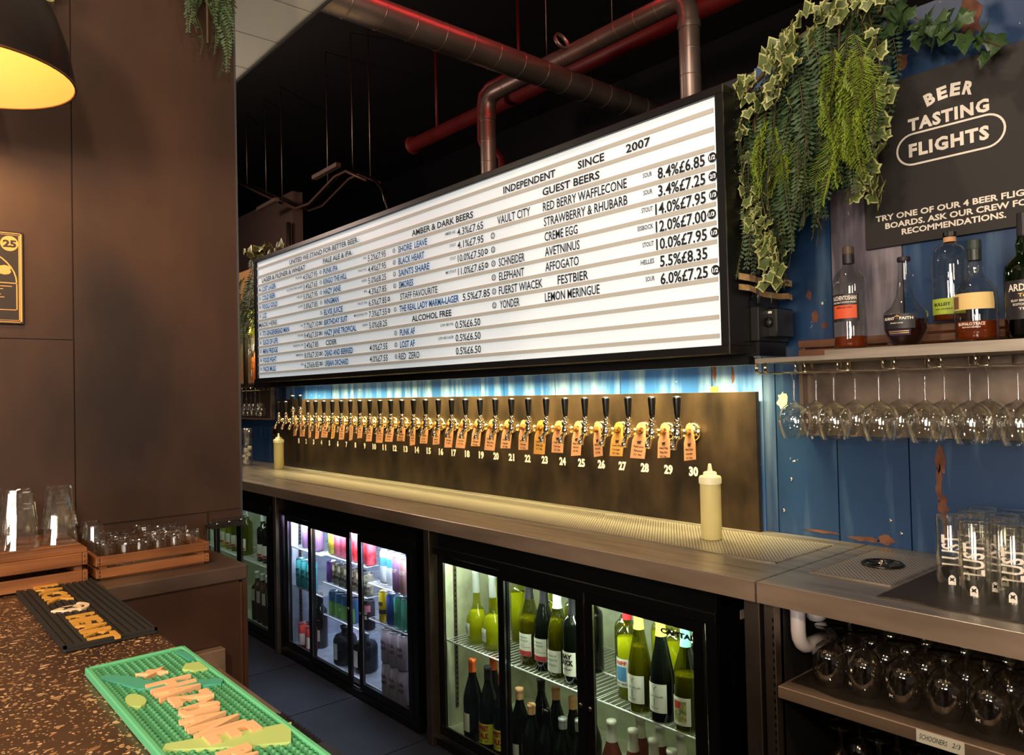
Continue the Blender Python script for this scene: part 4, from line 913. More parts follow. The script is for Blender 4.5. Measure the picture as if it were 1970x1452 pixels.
# lower level of right fridge
sw = (.03, .105, 1.1, M_neon, [('SWEET', -.026, .026, .09, .019, M_crimson, .06), ('TALK', -.024, .028, .062, .02, M_crimson, .06), ('mellow - mild', -.022, .022, .042, .006, M_ink, .02)])
B0 = .052
wine('black wine bottle with orange neck band and red-striped label, lower left, right fridge', (-2.38, 1.815, B0), 'burg', M_darkglass, None, 0, (.04, .11, .8, M_paper, [('#', -.02, -.012, .075, .06, M_red, 0), ('#', -.006, 0, .075, .06, M_capor, 0)]), (M_capor, .262), RZ0-.35, .31)
wine('black wine bottle with orange capsule behind the left pair on the lower level', (-2.34, 1.89, B0), 'burg', M_darkglass, None, 0, None, (M_capor, .262), 0, .315)
wine('black wine bottle with neon yellow SWEET TALK label, left of two', (-2.275, 1.81, B0), 'burg', M_darkglass, None, 0, sw, (M_lblack, .262), RZ0+.1, .31)
wine('black wine bottle with neon yellow label half hidden by the door frame', (-2.195, 1.815, B0), 'burg', M_darkglass, None, 0, sw, (M_capor, .262), RZ0-.1, .31)
for i, (x, y, cm, h) in enumerate(((-2.11, 1.825, M_cork, .27), (-2.03, 1.81, M_cork, .24), (-2.09, 1.915, M_lblack, .285), (-1.95, 1.81, M_darkglass, .245), (-2.0, 1.905, M_cork, .28), (-1.87, 1.81, M_foil, .24), (-1.915, 1.905, M_cork, .27), (-1.79, 1.81, M_foil, .26), (-1.83, 1.905, M_cork, .28))):
    cn = {M_cork.name: 'cork coloured', M_lblack.name: 'black', M_darkglass.name: 'dark glass', M_foil.name: 'silver'}[cm.name]
    wine('dark bottle with %s top, lower level behind second door, right fridge, %s in' % (cn, ORD[i]), (x, y, B0), 'burg', M_darkglass, None, 0, (.04, .08, .6, M_paper, []) if i in (5, 0) else None, (cm, .25*h/.292), RZ0, h, group='dark bottles on the lower level of the right fridge')
M_ros = mat('capsule_putty', (198, 196, 180), .45)
for i, (x, y) in enumerate(((-1.665, 1.83), (-1.575, 1.83), (-1.49, 1.825), (-1.41, 1.81), (-1.335, 1.80), (-1.62, 1.92), (-1.54, 1.92), (-1.46, 1.92), (-1.37, 1.9))):
    wine('rose bottle with putty-white capsule, lower level of right fridge, %s row, %s' % ('front' if i < 5 else 'back', ORD[i % 5]), (x, y, B0), 'burg', M_rose, None, 0, None, (M_ros, .225), 0, .29, group='rose bottles on the lower level of the right fridge')
# leftmost fridge bottles
for i, (x, kind, g, lb_) in enumerate(((-4.52, 'bord', M_darkglass, 1), (-4.44, 'bord', M_darkglass, 1), (-4.355, 'bord', G2, 1), (-4.27, 'burg', G1, 1), (-5.05, 'bord', G1, 1), (-4.95, 'bord', G2, 1), (-4.86, 'burg', G1, 1), (-4.78, 'bord', G2, 1), (-5.15, 'bord', G1, 1))):
    wine('red-banded wine bottle on the upper shelf of the leftmost fridge, %s' % ORD[i], (x, 1.86, .4125), kind, g, None, 0, (.03, .105, .9, M_paper, [('#', -.03, .03, .04, .014, M_red, 0)]), (M_foil, .24), RZ0, .29, group='wine bottles in the leftmost fridge')
for i, x in enumerate((-4.57, -4.49, -4.41, -4.33, -4.25, -5.0, -4.9)):
    wine('tall brown bottle with pale label on the lower level of the leftmost fridge, %s placed' % ORD[i], (x, 1.84, .052), 'bord', mat('brown_bottle', (70, 42, 28), .15, coat=.3), None, 0, (.12, .19, .6, M_paper, []), (M_capw, .25), RZ0, .29, group='brown bottles in the leftmost fridge')

# cans in the middle fridge
CANS = {}
def can(label, x, y, z, col, col2, r=.0265, h=.115, txt=None, tcol=None, group='cans in the middle fridge', rz=RZ0, band=None, tilt=None):
    key = (col, col2, r, h, txt, band)
    t = thing('drink_can', label, 'can', (x, y, z), rz, group)
    if key not in CANS:
        a = MB().lathe([(r*.8, 0), (r*.86, .002), (r, .008), (r, h-.010), (r*.86, h-.003), (r*.87, h), (r*.8, h), (r*.78, h-.004), (0, h-.004)], 20)
        mm = mat('can_%d_%d_%d' % col, col, .3, .35, col2=col2, scale=30, lo=.45, hi=.55) if col2 else mat('can_%d_%d_%d' % col, col, .3, .35)
        b = MB().lathe([(r*.865, h-.0025), (r*.885, h+.0008), (r*.82, h+.0008), (r*.79, h-.0035), (0, h-.0035)], 20)
        c = MB()
        if band: bc, za, zb = band; c.lathe([(r+.0005, za), (r+.0005, zb)], 14, mat('band_%d_%d_%d' % bc, bc, .5), a0=-PI/2-1.2, a1=-PI/2+1.2)
        if txt:
            for k, s in enumerate(txt.split('|')): add_text(c, s, -r*.7, r*.7, h*.62-k*h*.17, h*.11, tcol or M_ink, curve_r=r+.0012, bold=.05)
        CANS[key] = (a.mesh('can_body', mm), b.mesh('can_lid', M_alu), c.mesh('can_print') if (band or txt) else None)
    a, b, c = CANS[key]
    obj('can_body', a, None, t); obj('lid', b, None, t)
    if c: obj('can_print', c, None, t)
    if tilt: t.rotation_euler = tilt
    return t
W_ = M_white
g2l = 'cans in the middle fridge'
# bay 1
for i, x in enumerate((-3.90, -3.835, -3.77)):
    can('turquoise can on the left middle shelf of the middle fridge, %s from the left' % ORD[i], x, 1.815, .377, (84, 186, 190), None, .029, .15, 'LOST|DOKA', M_ink)
for i, x in enumerate((-3.87, -3.80, -3.74)):
    can('mauve can on the top left shelf of the middle fridge, %s from the left' % ORD[i], x, 1.84, .587, (178, 132, 176), None, .029, .145)
for i, x in enumerate((-3.87, -3.81)):
    wine('dark bottle on the left floor of the middle fridge, %s' % ('left one' if i == 0 else 'right one'), (x, 1.88, B0), 'bord', M_darkglass, None, 0, (.04, .1, .9, M_paper, []), (M_lblack, .24), RZ0, .29)
for i, x in enumerate((-3.845, -3.755)):
    can('red bottle-shaped can on the left floor of the middle fridge, %s' % ('left one' if i == 0 else 'right one'), x, 1.80, B0, (196, 66, 60), None, .03, .14, band=((220, 200, 196), .03, .09))
# bay 2 top shelf
for i, (x, c) in enumerate(((-3.545, (214, 196, 60)), (-3.485, (226, 96, 120)), (-3.425, (226, 96, 120)), (-3.36, (216, 50, 60)), (-3.30, (216, 50, 60)), (-3.24, (216, 50, 60)), (-3.18, (216, 50, 60)))):
    can('%s can on the top shelf behind the second door, %s from the left' % ('yellow' if c[1] > 150 else 'pink' if c[1] > 80 else 'red', ORD[i]), x, 1.83, .602, c, (min(255, c[0]+20), c[1]+40, c[2]+40), .028, .14)
# bay 2 second shelf
for i in range(7):
    x = -3.565+i*.062; pur = i == 0
    can('%s small can, second shelf behind the second door, %s from left' % ('purple' if pur else 'cream and black', ORD[i]), x, 1.825, .457, (110, 70, 150) if pur else (190, 182, 150), None if pur else (120, 114, 100), .0265, .105, None if pur else 'PALE|ALE', M_ink, band=None if pur else ((70, 66, 70), .03, .045))
for i in range(4):
    x = -3.55+i*.066
    can('blue and green can on the third shelf behind the second door, %s from the left' % ORD[i], x, 1.83, .292, (70, 120, 170), None, .029, .12, None, None, band=((120, 176, 96), .005, .075))
can('black and white can with pink band beside the second door frame', -3.20, 1.83, .292, (60, 50, 60), None, .028, .14, 'COLD|BEER', W_, band=((200, 120, 140), .09, .12))
# mini kegs on the floor
def keg(label, x, y):
    t = thing('mini_keg', label, 'keg', (x, y, B0))
    obj('keg_body', MB().lathe([(0, 0), (.055, 0), (.06, .01), (.06, .12), (.05, .14), (.02, .15)], 24, mat('keg_black', (30, 30, 34), .25, .4)), None, t)
    obj('keg_neck', MB().lathe([(.02, .149), (.018, .17), (.024, .175), (.024, .19), (0, .195)], 16, M_alu), None, t)
    obj('oval_label', MB().lathe([(.0606, .03), (.0606, .11)], 10, M_capw, a0=-PI/2-.35, a1=-PI/2+.35), None, t)
keg('black mini keg with an oval white label on the floor of the middle fridge', -3.50, 1.86)
keg('black mini keg behind the second door frame of the middle fridge', -3.33, 1.88)
# bay 3
for i, x in enumerate((-3.09, -3.03, -2.97)):
    can('white can with blue and orange bands on the top right shelf, %s from the left' % ORD[i], x, 1.86, .642 if False else .532+.0, (216, 220, 226), None, .027, .15, band=((60, 120, 180), .08, .12))
for i, x in enumerate((-2.905, -2.845)):
    can('%s tall can on the upper right shelf of the middle fridge' % ('mauve' if i == 0 else 'peach pink'), x, 1.815, .532, (190, 140, 190) if i == 0 else (212, 160, 160), None, .03, .155, 'TRIP' if i == 0 else 'PEACH', W_)
for i, x in enumerate((-3.12, -3.06, -3.0, -2.94)):
    can('violet can in the back row, right shelf of middle fridge, %s from left' % ORD[i], x, 1.93, .532, (110, 66, 180), None, .0265, .1, band=((190, 180, 220), .02, .05))
for i, (x, c, n_) in enumerate(((-3.04, (228, 200, 44), 'yellow slim'), (-2.975, (60, 84, 150), 'dark blue'), (-2.91, (90, 178, 150), 'sea green'), (-2.85, (96, 180, 156), 'pale sea green'), (-2.79, (110, 46, 70), 'maroon'))):
    can('%s can on the lower right shelf of the middle fridge' % n_, x, 1.82, .367, c, None, .027, .14, 'BEE' if i == 0 else None, M_ink, band=((60, 56, 50), .04, .06) if i == 0 else None, tilt=(0, .0, RZ0))
for i, (x, y) in enumerate(((-2.985, 1.80), (-2.915, 1.80), (-2.845, 1.80), (-2.95, 1.88), (-2.88, 1.88))):
    for k in range(2):
        can('large pinkish can on the middle fridge floor, %s of its stack, %s stack' % (('bottom', 'top')[k], ORD[i]), x, y, B0+k*.1515, (176, 160, 172), None, .032, .15, 'IPA|440', mat('can_print_plum', (96, 66, 90), .6), group='stacked large cans in the middle fridge')
wine('dark bottle with white label on the right floor of the middle fridge', (-3.06, 1.86, B0), 'bord', mat('brown_bottle2', (60, 34, 22), .15), None, 0, (.03, .11, .9, M_paper, []), (M_lblack, .24), RZ0, .24)

# ------------------------------------------------------------------ customer bar on the left
t = thing('bar_counter', 'brown terrazzo topped bar in the foreground at lower left', 'bar', (-.8, 0, 0))
kid('terrazzo_top', MB().box(-1.948, .4, -.55, .347, 1.01, 1.05, M_terr, bev=.003), None, t)
kid('inner_edge', MB().box(-1.69, .4, .3475, .352, 1.008, 1.046, mat('edge_dark', (44, 28, 22), .5)), None, t)
kid('bar_front', MB().box(-1.948, .4, -.5, .22, .0, 1.0095, M_dark), None, t)
t = thing('side_cabinet', 'dark brown lacquered cabinet end joining the bar to the wall', 'cabinet', (-1.8, .5, 0))
M_lac = mat('brown_lacquer', (50, 30, 22), .3, 0, col2=(78, 54, 44), scale=2, bump=.08, lo=.35, hi=.7)
kid('top', MB().box(-1.945, -1.622, .353, .632, 1.018, 1.05, mat('cabinet_top', (58, 44, 38), .4, 0, col2=(92, 74, 62), scale=4), bev=.003), None, t)
kid('end_panel', MB().box(-1.655, -1.63, .353, .615, .0, 1.017, M_lac), None, t)
kid('body', MB().box(-1.945, -1.656, .36, .61, .0, 1.017, M_lac), None, t)
kid('edge_strip', MB().box(-1.657, -1.632, .6155, .6225, .0, 1.012, mat('raw_edge', (74, 46, 28), .6)).box(-1.657, -1.627, .623, .632, 0, 1.014, M_lac), None, t)
# stainless under-bar shelf
t = thing('underbar_shelf', 'stainless steel under-bar shelf with upstand behind the bar edge', 'shelf', (-1.2, .45, .83))
kid('shelf', MB().box(-1.60, .4, .354, .563, .825, .85, M_fascia, bev=.002), None, t)
kid('upstand', MB().box(-1.627, -1.602, .354, .575, .80, .887, M_fascia, bev=.002), None, t)
kid('leg', MB().box(-.32, -.28, .37, .41, 0, .825, M_steeldull), None, t); kid('leg', MB().box(-1.59, -1.56, .37, .41, 0, .825, M_steeldull), None, t)
def lattice(name, label, x0, x1, y0, y1, z, p=.011, w=.0016, m=None):
    mb = MB(); m = m or M_rubber; Wd, D = x1-x0, y1-y0; n = int((Wd+D)/p)
    for s in (1, -1):
        for k in range(n):
            c = k*p
            if s == 1: a = (max(0, c-D), min(c, D)); b = (min(c, Wd), max(0, c-Wd))
            else: a = (max(0, c-D), D-min(c, D)); b = (min(c, Wd), D-max(0, c-Wd))
            mb.tube([(x0+a[0], y0+a[1], z+.002+(.0015 if s > 0 else 0)), (x0+b[0], y0+b[1], z+.002+(.0015 if s > 0 else 0))], w, 4, m)
    o = tag(obj(name, mb), label, 'mat'); return o
lattice('mesh_mat', 'black lattice glass mat on the under-bar shelf beside the green mat', -1.29, -.7, .43, .56, .8505)
t = thing('ice_scoop', 'black plastic tray edge resting on the under-bar lattice mat', 'tray', (-.98, .5, .856))
kid('tray_body', MB().box(-1.12, -.55, .45, .47, .857, .885, M_black, bev=.003).box(-1.12, -.55, .471, .555, .857, .861, M_black), None, t)
# wall ledge with lattice scrap above the notch
t = thing('wall_ledge', 'small lattice strip with three round studs on a ledge at the wall corner', 'ledge', (-1.93, .7, 1.1))
kid('ledge', MB().box(-1.955, -1.895, .652, .735, 1.088, 1.0935, M_rubber), None, t)
mb = MB()
for k in range(12): mb.box(-1.896, -1.893, .652+k*.007, .6535+k*.007, 1.088, 1.112, M_rubber)
for k in range(4): mb.box(-1.896, -1.893, .65, .737, 1.09+k*.007, 1.0915+k*.007, M_rubber)
kid('lattice', mb, None, t)
for k in range(3): kid('stud', MB().lathe([(.004, 0), (.0035, .002), (0, .003)], 10, M_alu, T(-1.893, .663+k*.03, 1.1+.002*k) @ RY(PI/2)), None, t)

# bar mats
t = thing('bar_mat', 'black ribbed rubber bar mat with gold BLACK HEART lettering', 'bar mat', (-1.52, .28, 1.0505))
kid('base', MB().box(-1.80, -1.245, .217, .343, 1.0505, 1.056, M_rubber, bev=.0015), None, t)
mb = MB()
for k in range(11): y = .226+k*.0108; mb.box(-1.79, -1.255, y-.0032, y+.0032, 1.056, 1.0585, M_rubber)
for y0, y1 in ((.217, .221), (.339, .343)): mb.box(-1.80, -1.245, y0, y1, 1.056, 1.0595, M_rubber)
for x0, x1 in ((-1.80, -1.793), (-1.252, -1.245)): mb.box(x0, x1, .217, .343, 1.056, 1.0595, M_rubber)
kid('ribs', mb, None, t)
M_goldr = mat('gold_rubber', (206, 150, 60), .55); M_creamr = mat('cream_rubber', (232, 206, 170), .55)
FLAT = Matrix(((1, 0, 0, 0), (0, 0, 1, 0), (0, -1, 0, 0), (0, 0, 0, 1)))  # x->x, z->y, -y->z : lays XZ text on a table top facing up
def flat_text(s, x0, x1, yc, h, m, z, ext=.0012, bold=.03, shear=0):
    mb = MB(); add_text(mb, s, x0, x1, yc, h, m, 0, T(0, 0, z+ext) @ FLAT, bold=bold, shear=shear, ext=ext/ .7); return mb
def flat_text(s, x0, x1, yc, h, m, z, ext=.002, bold=.03, shear=0):
    vs, fs = text_data(s, bold, shear, .5); ax = min(v[0] for v in vs); bx = max(v[0] for v in vs); ay = min(v[1] for v in vs); by = max(v[1] for v in vs)
    return MB().add([(x0+(v[0]-ax)/(bx-ax)*(x1-x0), yc-h/2+(v[1]-ay)/(by-ay)*h, z+(v[2]+.5)*ext) for v in vs], fs, m)
kid('lettering', flat_text('BLACK', -1.72, -1.53, .264, .041, M_goldr, 1.0565, .0045, .025), None, t)
kid('lettering', flat_text('HEART', -1.415, -1.24, .270, .041, M_goldr, 1.0565, .0045, .025), None, t)
sh = [(-1.486, .282), (-1.456, .282), (-1.456, .258), (-1.471, .238), (-1.486, .258)]
mb = MB().prism(sh, 1.0565, 1.061, M_creamr).prism([(x+.059, y-.012) for x, y in [(-1.54, .286), (-1.53, .28), (-1.52, .287), (-1.525, .276), (-1.519, .266), (-1.53, .271), (-1.541, .266), (-1.535, .276)]], 1.061, 1.0616, M_ink)
n = 12; arc = [(-1.475+.034*math.cos(a), .262+.034*math.sin(a)) for a in [.5+1.9*k/n for k in range(n+1)]]+[(-1.475+.027*math.cos(a), .262+.027*math.sin(a)) for a in [.5+1.9*(n-k)/n for k in range(n+1)]]
mb.prism(arc, 1.0565, 1.061, M_creamr); kid('emblem', mb, None, t)

t = thing('bar_mat', 'green studded rubber bar mat with peach HAZY JANE lettering', 'bar mat', (-.85, .28, 1.0505))
M_gr = mat('green_rubber', (68, 146, 100), .5); M_gredge = mat('light_green_rubber', (94, 180, 132), .5); M_tealr = mat('teal_rubber', (70, 160, 136), .5); M_limer = mat('lime_rubber', (176, 200, 120), .5); M_peach = mat('peach_rubber', (236, 180, 134), .55)
gx0, gx1, gy0, gy1, gz = -1.124, -.58, .22, .345, 1.0505
kid('base', MB().box(gx0, gx1, gy0, gy1, gz, gz+.006, M_gr, bev=.001), None, t)
kid('rim', MB().box(gx0, gx1, gy0-.0005, gy0+.006, gz, gz+.011, M_gredge, bev=.0015).box(gx0, gx1, gy1-.006, gy1+.0005, gz, gz+.011, M_gredge, bev=.0015).box(gx0-.0005, gx0+.006, gy0, gy1, gz, gz+.011, M_gredge, bev=.0015), None, t)
zt = gz+.006
sw1 = [(-1.085+.014*math.sin(k*.5)*0+k*0, 0) for k in range(1)]
def band(xa, xb, f, w, m, z1):
    n = 14; top = [(xa+(xb-xa)*k/n, 0) for k in range(n+1)]
    return None
def ribbon(pts, wd, m, z0, z1):
    P = [Vector((x, y)) for x, y in pts]; a = []; b = []
    for i, p in enumerate(P):
        d = (P[min(i+1, len(P)-1)]-P[max(i-1, 0)]).normalized(); nrm = Vector((-d.y, d.x)); w = wd[i] if isinstance(wd, list) else wd
        a.append(p+nrm*w/2); b.append(p-nrm*w/2)
    mb = MB()
    for i in range(len(P)-1):
        mb.prism([tuple(b[i]), tuple(b[i+1]), tuple(a[i+1]), tuple(a[i])], z0, z1, m)
    return mb
kid('teal_wave', ribbon([(-1.075, .229), (-1.05, .245), (-1.005, .262), (-.975, .30), (-.951, .337)], [.014, .02, .024, .022, .018], M_tealr, zt, zt+.0042), None, t)
kid('teal_wave', ribbon([(-1.11, .33), (-1.09, .335), (-1.06, .338)], [.004, .012, .014], M_tealr, zt, zt+.0042), None, t)
kid('lime_swoosh', ribbon([(-.815, .229), (-.803, .25), (-.785, .28), (-.77, .31), (-.757, .338)], [.012, .022, .03, .04, .048], M_limer, zt, zt+.0042), None, t)
kid('lime_drop', MB().prism([(-.96+.02*math.cos(a)*(1 if math.cos(a) > 0 else 1.3), .240+.010*math.sin(a)) for a in [2*PI*k/14 for k in range(14)]], zt, zt+.0045, M_limer), None, t)
kid('lime_drop', MB().prism([(-1.042, .338), (-1.008, .338), (-1.012, .322), (-1.03, .313), (-1.046, .322)], zt, zt+.0045, M_limer), None, t)
kid('dog_emblem', MB().prism([(x+.04, y) for x, y in [(-1.094, .278), (-1.088, .286), (-1.093, .298), (-1.083, .29), (-1.07, .296), (-1.077, .284), (-1.068, .27), (-1.078, .274), (-1.09, .262), (-1.087, .272)]], zt, zt+.006, M_peach), None, t)
# letters on a curve: each scaled and staggered
def word(s, x0, x1, ys, hs):
    n = len(s); w = (x1-x0)/n
    for i, ch in enumerate(s): kid('letter', flat_text(ch, x0+w*i+.001, x0+w*(i+1)-.001, ys[i], hs[i], M_peach, zt, .0065, .035), None, t)
word('HAZY', -1.0, -.878, (.286, .286, .290, .288), (.052, .05, .044, .04))
word('JANE', -.893, -.782, (.284, .281, .285, .291), (.038, .046, .054, .054))
kid('small_print_block', flat_text('IPA', -.763, -.725, .278, .032, M_peach, zt, .005, .06), None, t)
st = MB()
for i in range(58):
    for j in range(13):
        x = gx0+.012+i*.0092; y = gy0+.0115+j*.0087
        st.lathe([(.0036, 0), (.003, .002), (.0012, .003)], 6, M_gr, T(x, y, zt), smooth=True)
so = kid('studs', st, None, t); so['kind'] = 'stuff'

# crates with glasses against the wall
crate('wooden_crate', 'varnished slatted crate upside down on the bar, carrying the stacked tumblers', (-1.93, -.15, 1.0505), .245, .487, .062, 2, .009, M_wood, .010, topslats=4, floor=False)
crate('wooden_crate', 'varnished slatted crate full of shot glasses on the dark side cabinet', (-1.91, .352, 1.0505), .22, .222, .047, 2, .008, M_wood, .006)
M_tumb = M_glass
def make_tumbler(h, rb, rt, name, facets=True):
    t = thing(name, '', 'glass'); n = 20; th = .0022
    def ring(z, r, flute): return [(r*(1-(.07*flute if k % 2 else 0))*math.cos(2*PI*k/n), r*(1-(.07*flute if k % 2 else 0))*math.sin(2*PI*k/n), z) for k in range(n)]
    prof = [(0, rt, 0), (h*.25, rt-(rt-rb)*.25, 1), (h*.9, rb+(rt-rb)*.1, 1), (h*.97, rb, 1), (h, rb*.9, 0)]
    inn = [(h-.009, rb*.82, 0), (h*.25, rt-(rt-rb)*.25-th, 0), (0, rt-th, 0)]
    P = []; 
    for z, r, f in prof+inn: P += ring(z, r, f)
    m = len(prof); F = []
    for i in range(m-1):
        for k in range(n): F.append((i*n+k, i*n+(k+1) % n, (i+1)*n+(k+1) % n, (i+1)*n+k))
    F.append(tuple((m-1)*n+k for k in range(n))); F.append(tuple(m*n+n-1-k for k in range(n)))
    for i in range(m, m+2):
        for k in range(n): F.append((i*n+k, i*n+(k+1) % n, (i+1)*n+(k+1) % n, (i+1)*n+k))
    obj('glass_body', MB().add(P, F, M_tumb, False), None, t)
    obj('rim_ring', MB().lathe([(rt-th, 0), (rt-th, -.001), (rt, -.001), (rt, 0)], n, M_glass), None, t)
    return t
tb = make_tumbler(.085, .023, .034, 'tumbler'); gi = 0
ztop = 1.0505+.062+.0095
for c, (y, x) in enumerate(((.165, -1.765), (.236, -1.78), (.305, -1.785), (.12, -1.86), (.195, -1.865))):
    for k in range(2):
        lab = 'upside-down %s tumbler of a pair on the left crate, %s stack' % (('lower', 'upper')[k], ORD[c]); loc = (x, y, ztop+k*.033+.001)
        if gi == 0: tb.location = loc; tb['label'] = lab; tb['group'] = 'stacked tumblers on the crate'; build_kids(tb)
        else: dup(tb, loc, c*.3, lab, 'stacked tumblers on the crate')
        gi += 1
for i, (x, y) in enumerate(((-1.86, .325), (-1.80, .372), (-1.87, .38))):
    for k in range(2): o = dup(tb, (x, y, (ztop+.001 if i == 0 else 1.058)+k*.03), .4*i, 'small upside-down tumbler between the two crates, %s pair, %s glass' % (ORD[i], ('lower', 'upper')[k]), 'small tumblers between the crates'); o.scale = (.8, .8, .72)
sh_ = make_tumbler(.064, .0135, .0165, 'shot_glass'); gi = 0; r = random.Random(11)
for i in range(5):
    for j in range(6):
        if i in (2, 3) and j == 0: continue
        x = -1.715-i*.0385; y = .378+j*.0335; z = 1.0565+(.012 if (i*7+j*3) % 4 == 0 else 0)
        lab = 'upside-down shot glass in the right crate, %s row back, %s along' % (ORD[i], ORD[j])
        loc = (x, y, 1.0565)
        if gi == 0: sh_.location = loc; sh_['label'] = lab; sh_['group'] = 'shot glasses in the crate'; build_kids(sh_)
        else:
            o = dup(sh_, loc, r.random(), lab, 'shot glasses in the crate'); s = r.uniform(.9, 1.15); o.scale = (1, 1, s)
        gi += 1

# poster on the dark wall
t = thing('wall_poster', 'small black and gold framed poster with a 25 in a disc on the dark wall', 'poster', (-1.949, .2, 1.68))
YZ = Matrix(((0, 0, 1, 0), (1, 0, 0, 0), (0, 1, 0, 0), (0, 0, 0, 1)))  # drawing x->y, y->z, z->x
M_gp = mat('poster_gold', (232, 168, 92), .5); M_pb = mat('poster_black', (38, 26, 22), .5)
y0, y1, z0, z1 = .06, .270, 1.582, 1.784
kid('board', MB().box(-1.9485, -1.942, y0, y1, z0, z1, M_pb, bev=.001), None, t)
mb = MB()
for a in (.003, .0075): 
    w = .0012 if a < .005 else .0012
for (a, w) in ((.0035, .0016), (.0075, .0009)):
    mb.box(-1.942, -1.9412, y0+a, y1-a, z1-a-w, z1-a, M_gp).box(-1.942, -1.9412, y0+a, y1-a, z0+a, z0+a+w, M_gp).box(-1.942, -1.9412, y1-a-w*2, y1-a, z0+a, z1-a, M_gp).box(-1.942, -1.9412, y0+a, y0+a+w*2, z0+a, z1-a, M_gp)
kid('border', mb, None, t)
mb = MB().prism(circle_poly(.0165, 24, .244, 1.757, 1.0), 0, .0006, M_gp, T(-1.942, 0, 0) @ YZ)
FW = Matrix(((0, -1, 0, 0), (1, 0, 0, 0), (0, 0, 1, 0), (0, 0, 0, 1)))   # faces +X: text x -> +Y
add_text(mb, '25', .232, .257, 1.757, .015, M_pb, 0, T(-1.9411, 0, 0) @ FW, bold=.05)
add_text(mb, '3.8', .195, .247, 1.700, .018, M_gp, 0, T(-1.9415, 0, 0) @ FW, bold=.09)
add_text(mb, 'LOST LAGER', .10, .22, 1.735, .012, M_gp, 0, T(-1.9415, 0, 0) @ FW, bold=.03)
kid('print', mb, None, t)
mb = MB(); n = 20
arc = [(.165+.093*math.cos(PI*k/n), 1.672+.075*math.sin(PI*k/n)) for k in range(n+1)]; arc2 = [(.165+.0905*math.cos(PI*k/n), 1.672+.0725*math.sin(PI*k/n)) for k in range(n+1)]
for k in range(n): mb.prism([arc[k], arc[k+1], arc2[k+1], arc2[k]], 0, .0005, M_gp, T(-1.942, 0, 0) @ YZ)
mb.box(-1.942, -1.9415, .072, .258, 1.670, 1.672, M_gp).box(-1.942, -1.9415, .072, .258, 1.612, 1.6135, M_gp).box(-1.942, -1.9415, .256, .258, 1.612, 1.672, M_gp).box(-1.942, -1.9415, .072, .074, 1.612, 1.672, M_gp)
for k in range(8): mb.box(-1.942, -1.9415, .11, (.248, .232, .225, .228, .234, .222, .218, .226)[k], 1.663-k*.006, 1.6645-k*.006, M_gp)
kid('line_art', mb, None, t)

# pendant lamp
lx, ly, lz = -1.61, .145, 1.99
t = thing('pendant_lamp', 'black dome pendant lamp with glowing gold inside at upper left', 'lamp', (lx, ly, lz))
Rl = .164
M_gold_in = mat('gold_inner', (112, 80, 34), .7)
outp = [(Rl, 0), (Rl*.985, .02), (Rl*.93, .07), (Rl*.82, .125), (Rl*.64, .175), (Rl*.42, .21), (Rl*.3, .222)]
obj('shade', MB().lathe(outp, 48, mat('shade_black', (30, 22, 22), .4, .1)), None, t)
obj('shade_lining', MB().lathe([(max(r-.003, .001), max(z-.003, 0)) for r, z in reversed(outp)], 48, M_gold_in), None, t)
obj('rim', MB().lathe([(Rl-.003, 0), (Rl-.002, -.002), (Rl+.001, -.002), (Rl+.002, .001), (Rl, .002)], 48, mat('shade_rim', (90, 60, 34), .4)), None, t)
obj('socket', MB().lathe([(.0, .15), (.022, .15), (.022, .2), (.05, .221), (.03, .25), (.012, .27), (0, .275)], 20, M_blackmat), None, t)
obj('bulb', MB().lathe([(0, .085), (.018, .09), (.028, .108), (.024, .13), (.013, .15)], 20, mat('bulb_glow', (255, 220, 140), .4, emit=(255, 190, 90), es=3)), None, t)
obj('cord', MB().tube([(0, 0, .27), (0, 0, 2.2)], .004, 8, M_black), None, t)

# ------------------------------------------------------------------ ducts and pipes in the dark void
def spiral_duct(label, pts, r, pitch=.12):
    t = thing('spiral_duct', label, 'duct', pts[0]); V = [Vector(p) for p in pts]
    # round the corners
    path = [V[0]]
    for i in range(1, len(V)-1):
        a = (V[i-1]-V[i]).normalized(); b = (V[i+1]-V[i]).normalized(); rr = r*2.2
        for k in range(7):
            u = k/6; path.append((V[i]+a*rr)*(1-u)**2+V[i]*2*u*(1-u)+(V[i]+b*rr)*u**2)
    path.append(V[-1])
    kid('duct_wall', MB().tube(path, r, 20, M_duct), None, t)
    ring = MB().lathe([(r*1.0, -.004), (r*1.045, 0), (r*1.0, .004)], 20, M_duct).mesh('seam_ring')
    for i in range(len(path)-1):
        d = path[i+1]-path[i]; L_ = d.length
        if L_ < pitch: continue
        d.normalize(); n = int(L_/pitch); q = d.to_track_quat('Z', 'Y').to_matrix().to_4x4()
        for k in range(n): 
            M = Matrix.Translation(path[i]+d*(k+.5)*pitch) @ q @ RX(.18)
            o = obj('seam_ring', ring, None, t); o.matrix_local = Matrix.Translation(-Vector(t.location)) @ M
    return t
d1 = spiral_duct('long round spiral duct running away under the dark ceiling', [(-2.93, -1, 3.15), (-2.99, 5.2, 3.15)], .07, .17)
d2 = spiral_duct('thinner spiral duct with two elbows dropping behind the menu board', [(-2.12, 3.0, 2.3), (-2.12, 3.0, 3.285), (-3.65, 3.0, 3.285), (-3.65, 3.0, 0)], .05, .13)
kid('collar', MB().lathe([(.054, -.02), (.056, 0), (.054, .02)], 20, M_duct, T(-2.12, 3, 3.14)), None, d2)
kid('collar', MB().lathe([(.054, -.02), (.056, 0), (.054, .02)], 20, M_duct, T(-3.65, 3, 3.14)), None, d2)
for x in (-2.9, -3.3): kid('hanger_ring', MB().lathe([(.045, -.01), (.05, -.01), (.05, .01), (.045, .01), (.045, -.01)], 20, M_duct, T(x, 2.92, 3.33) @ RY(1.2)), None, d2)
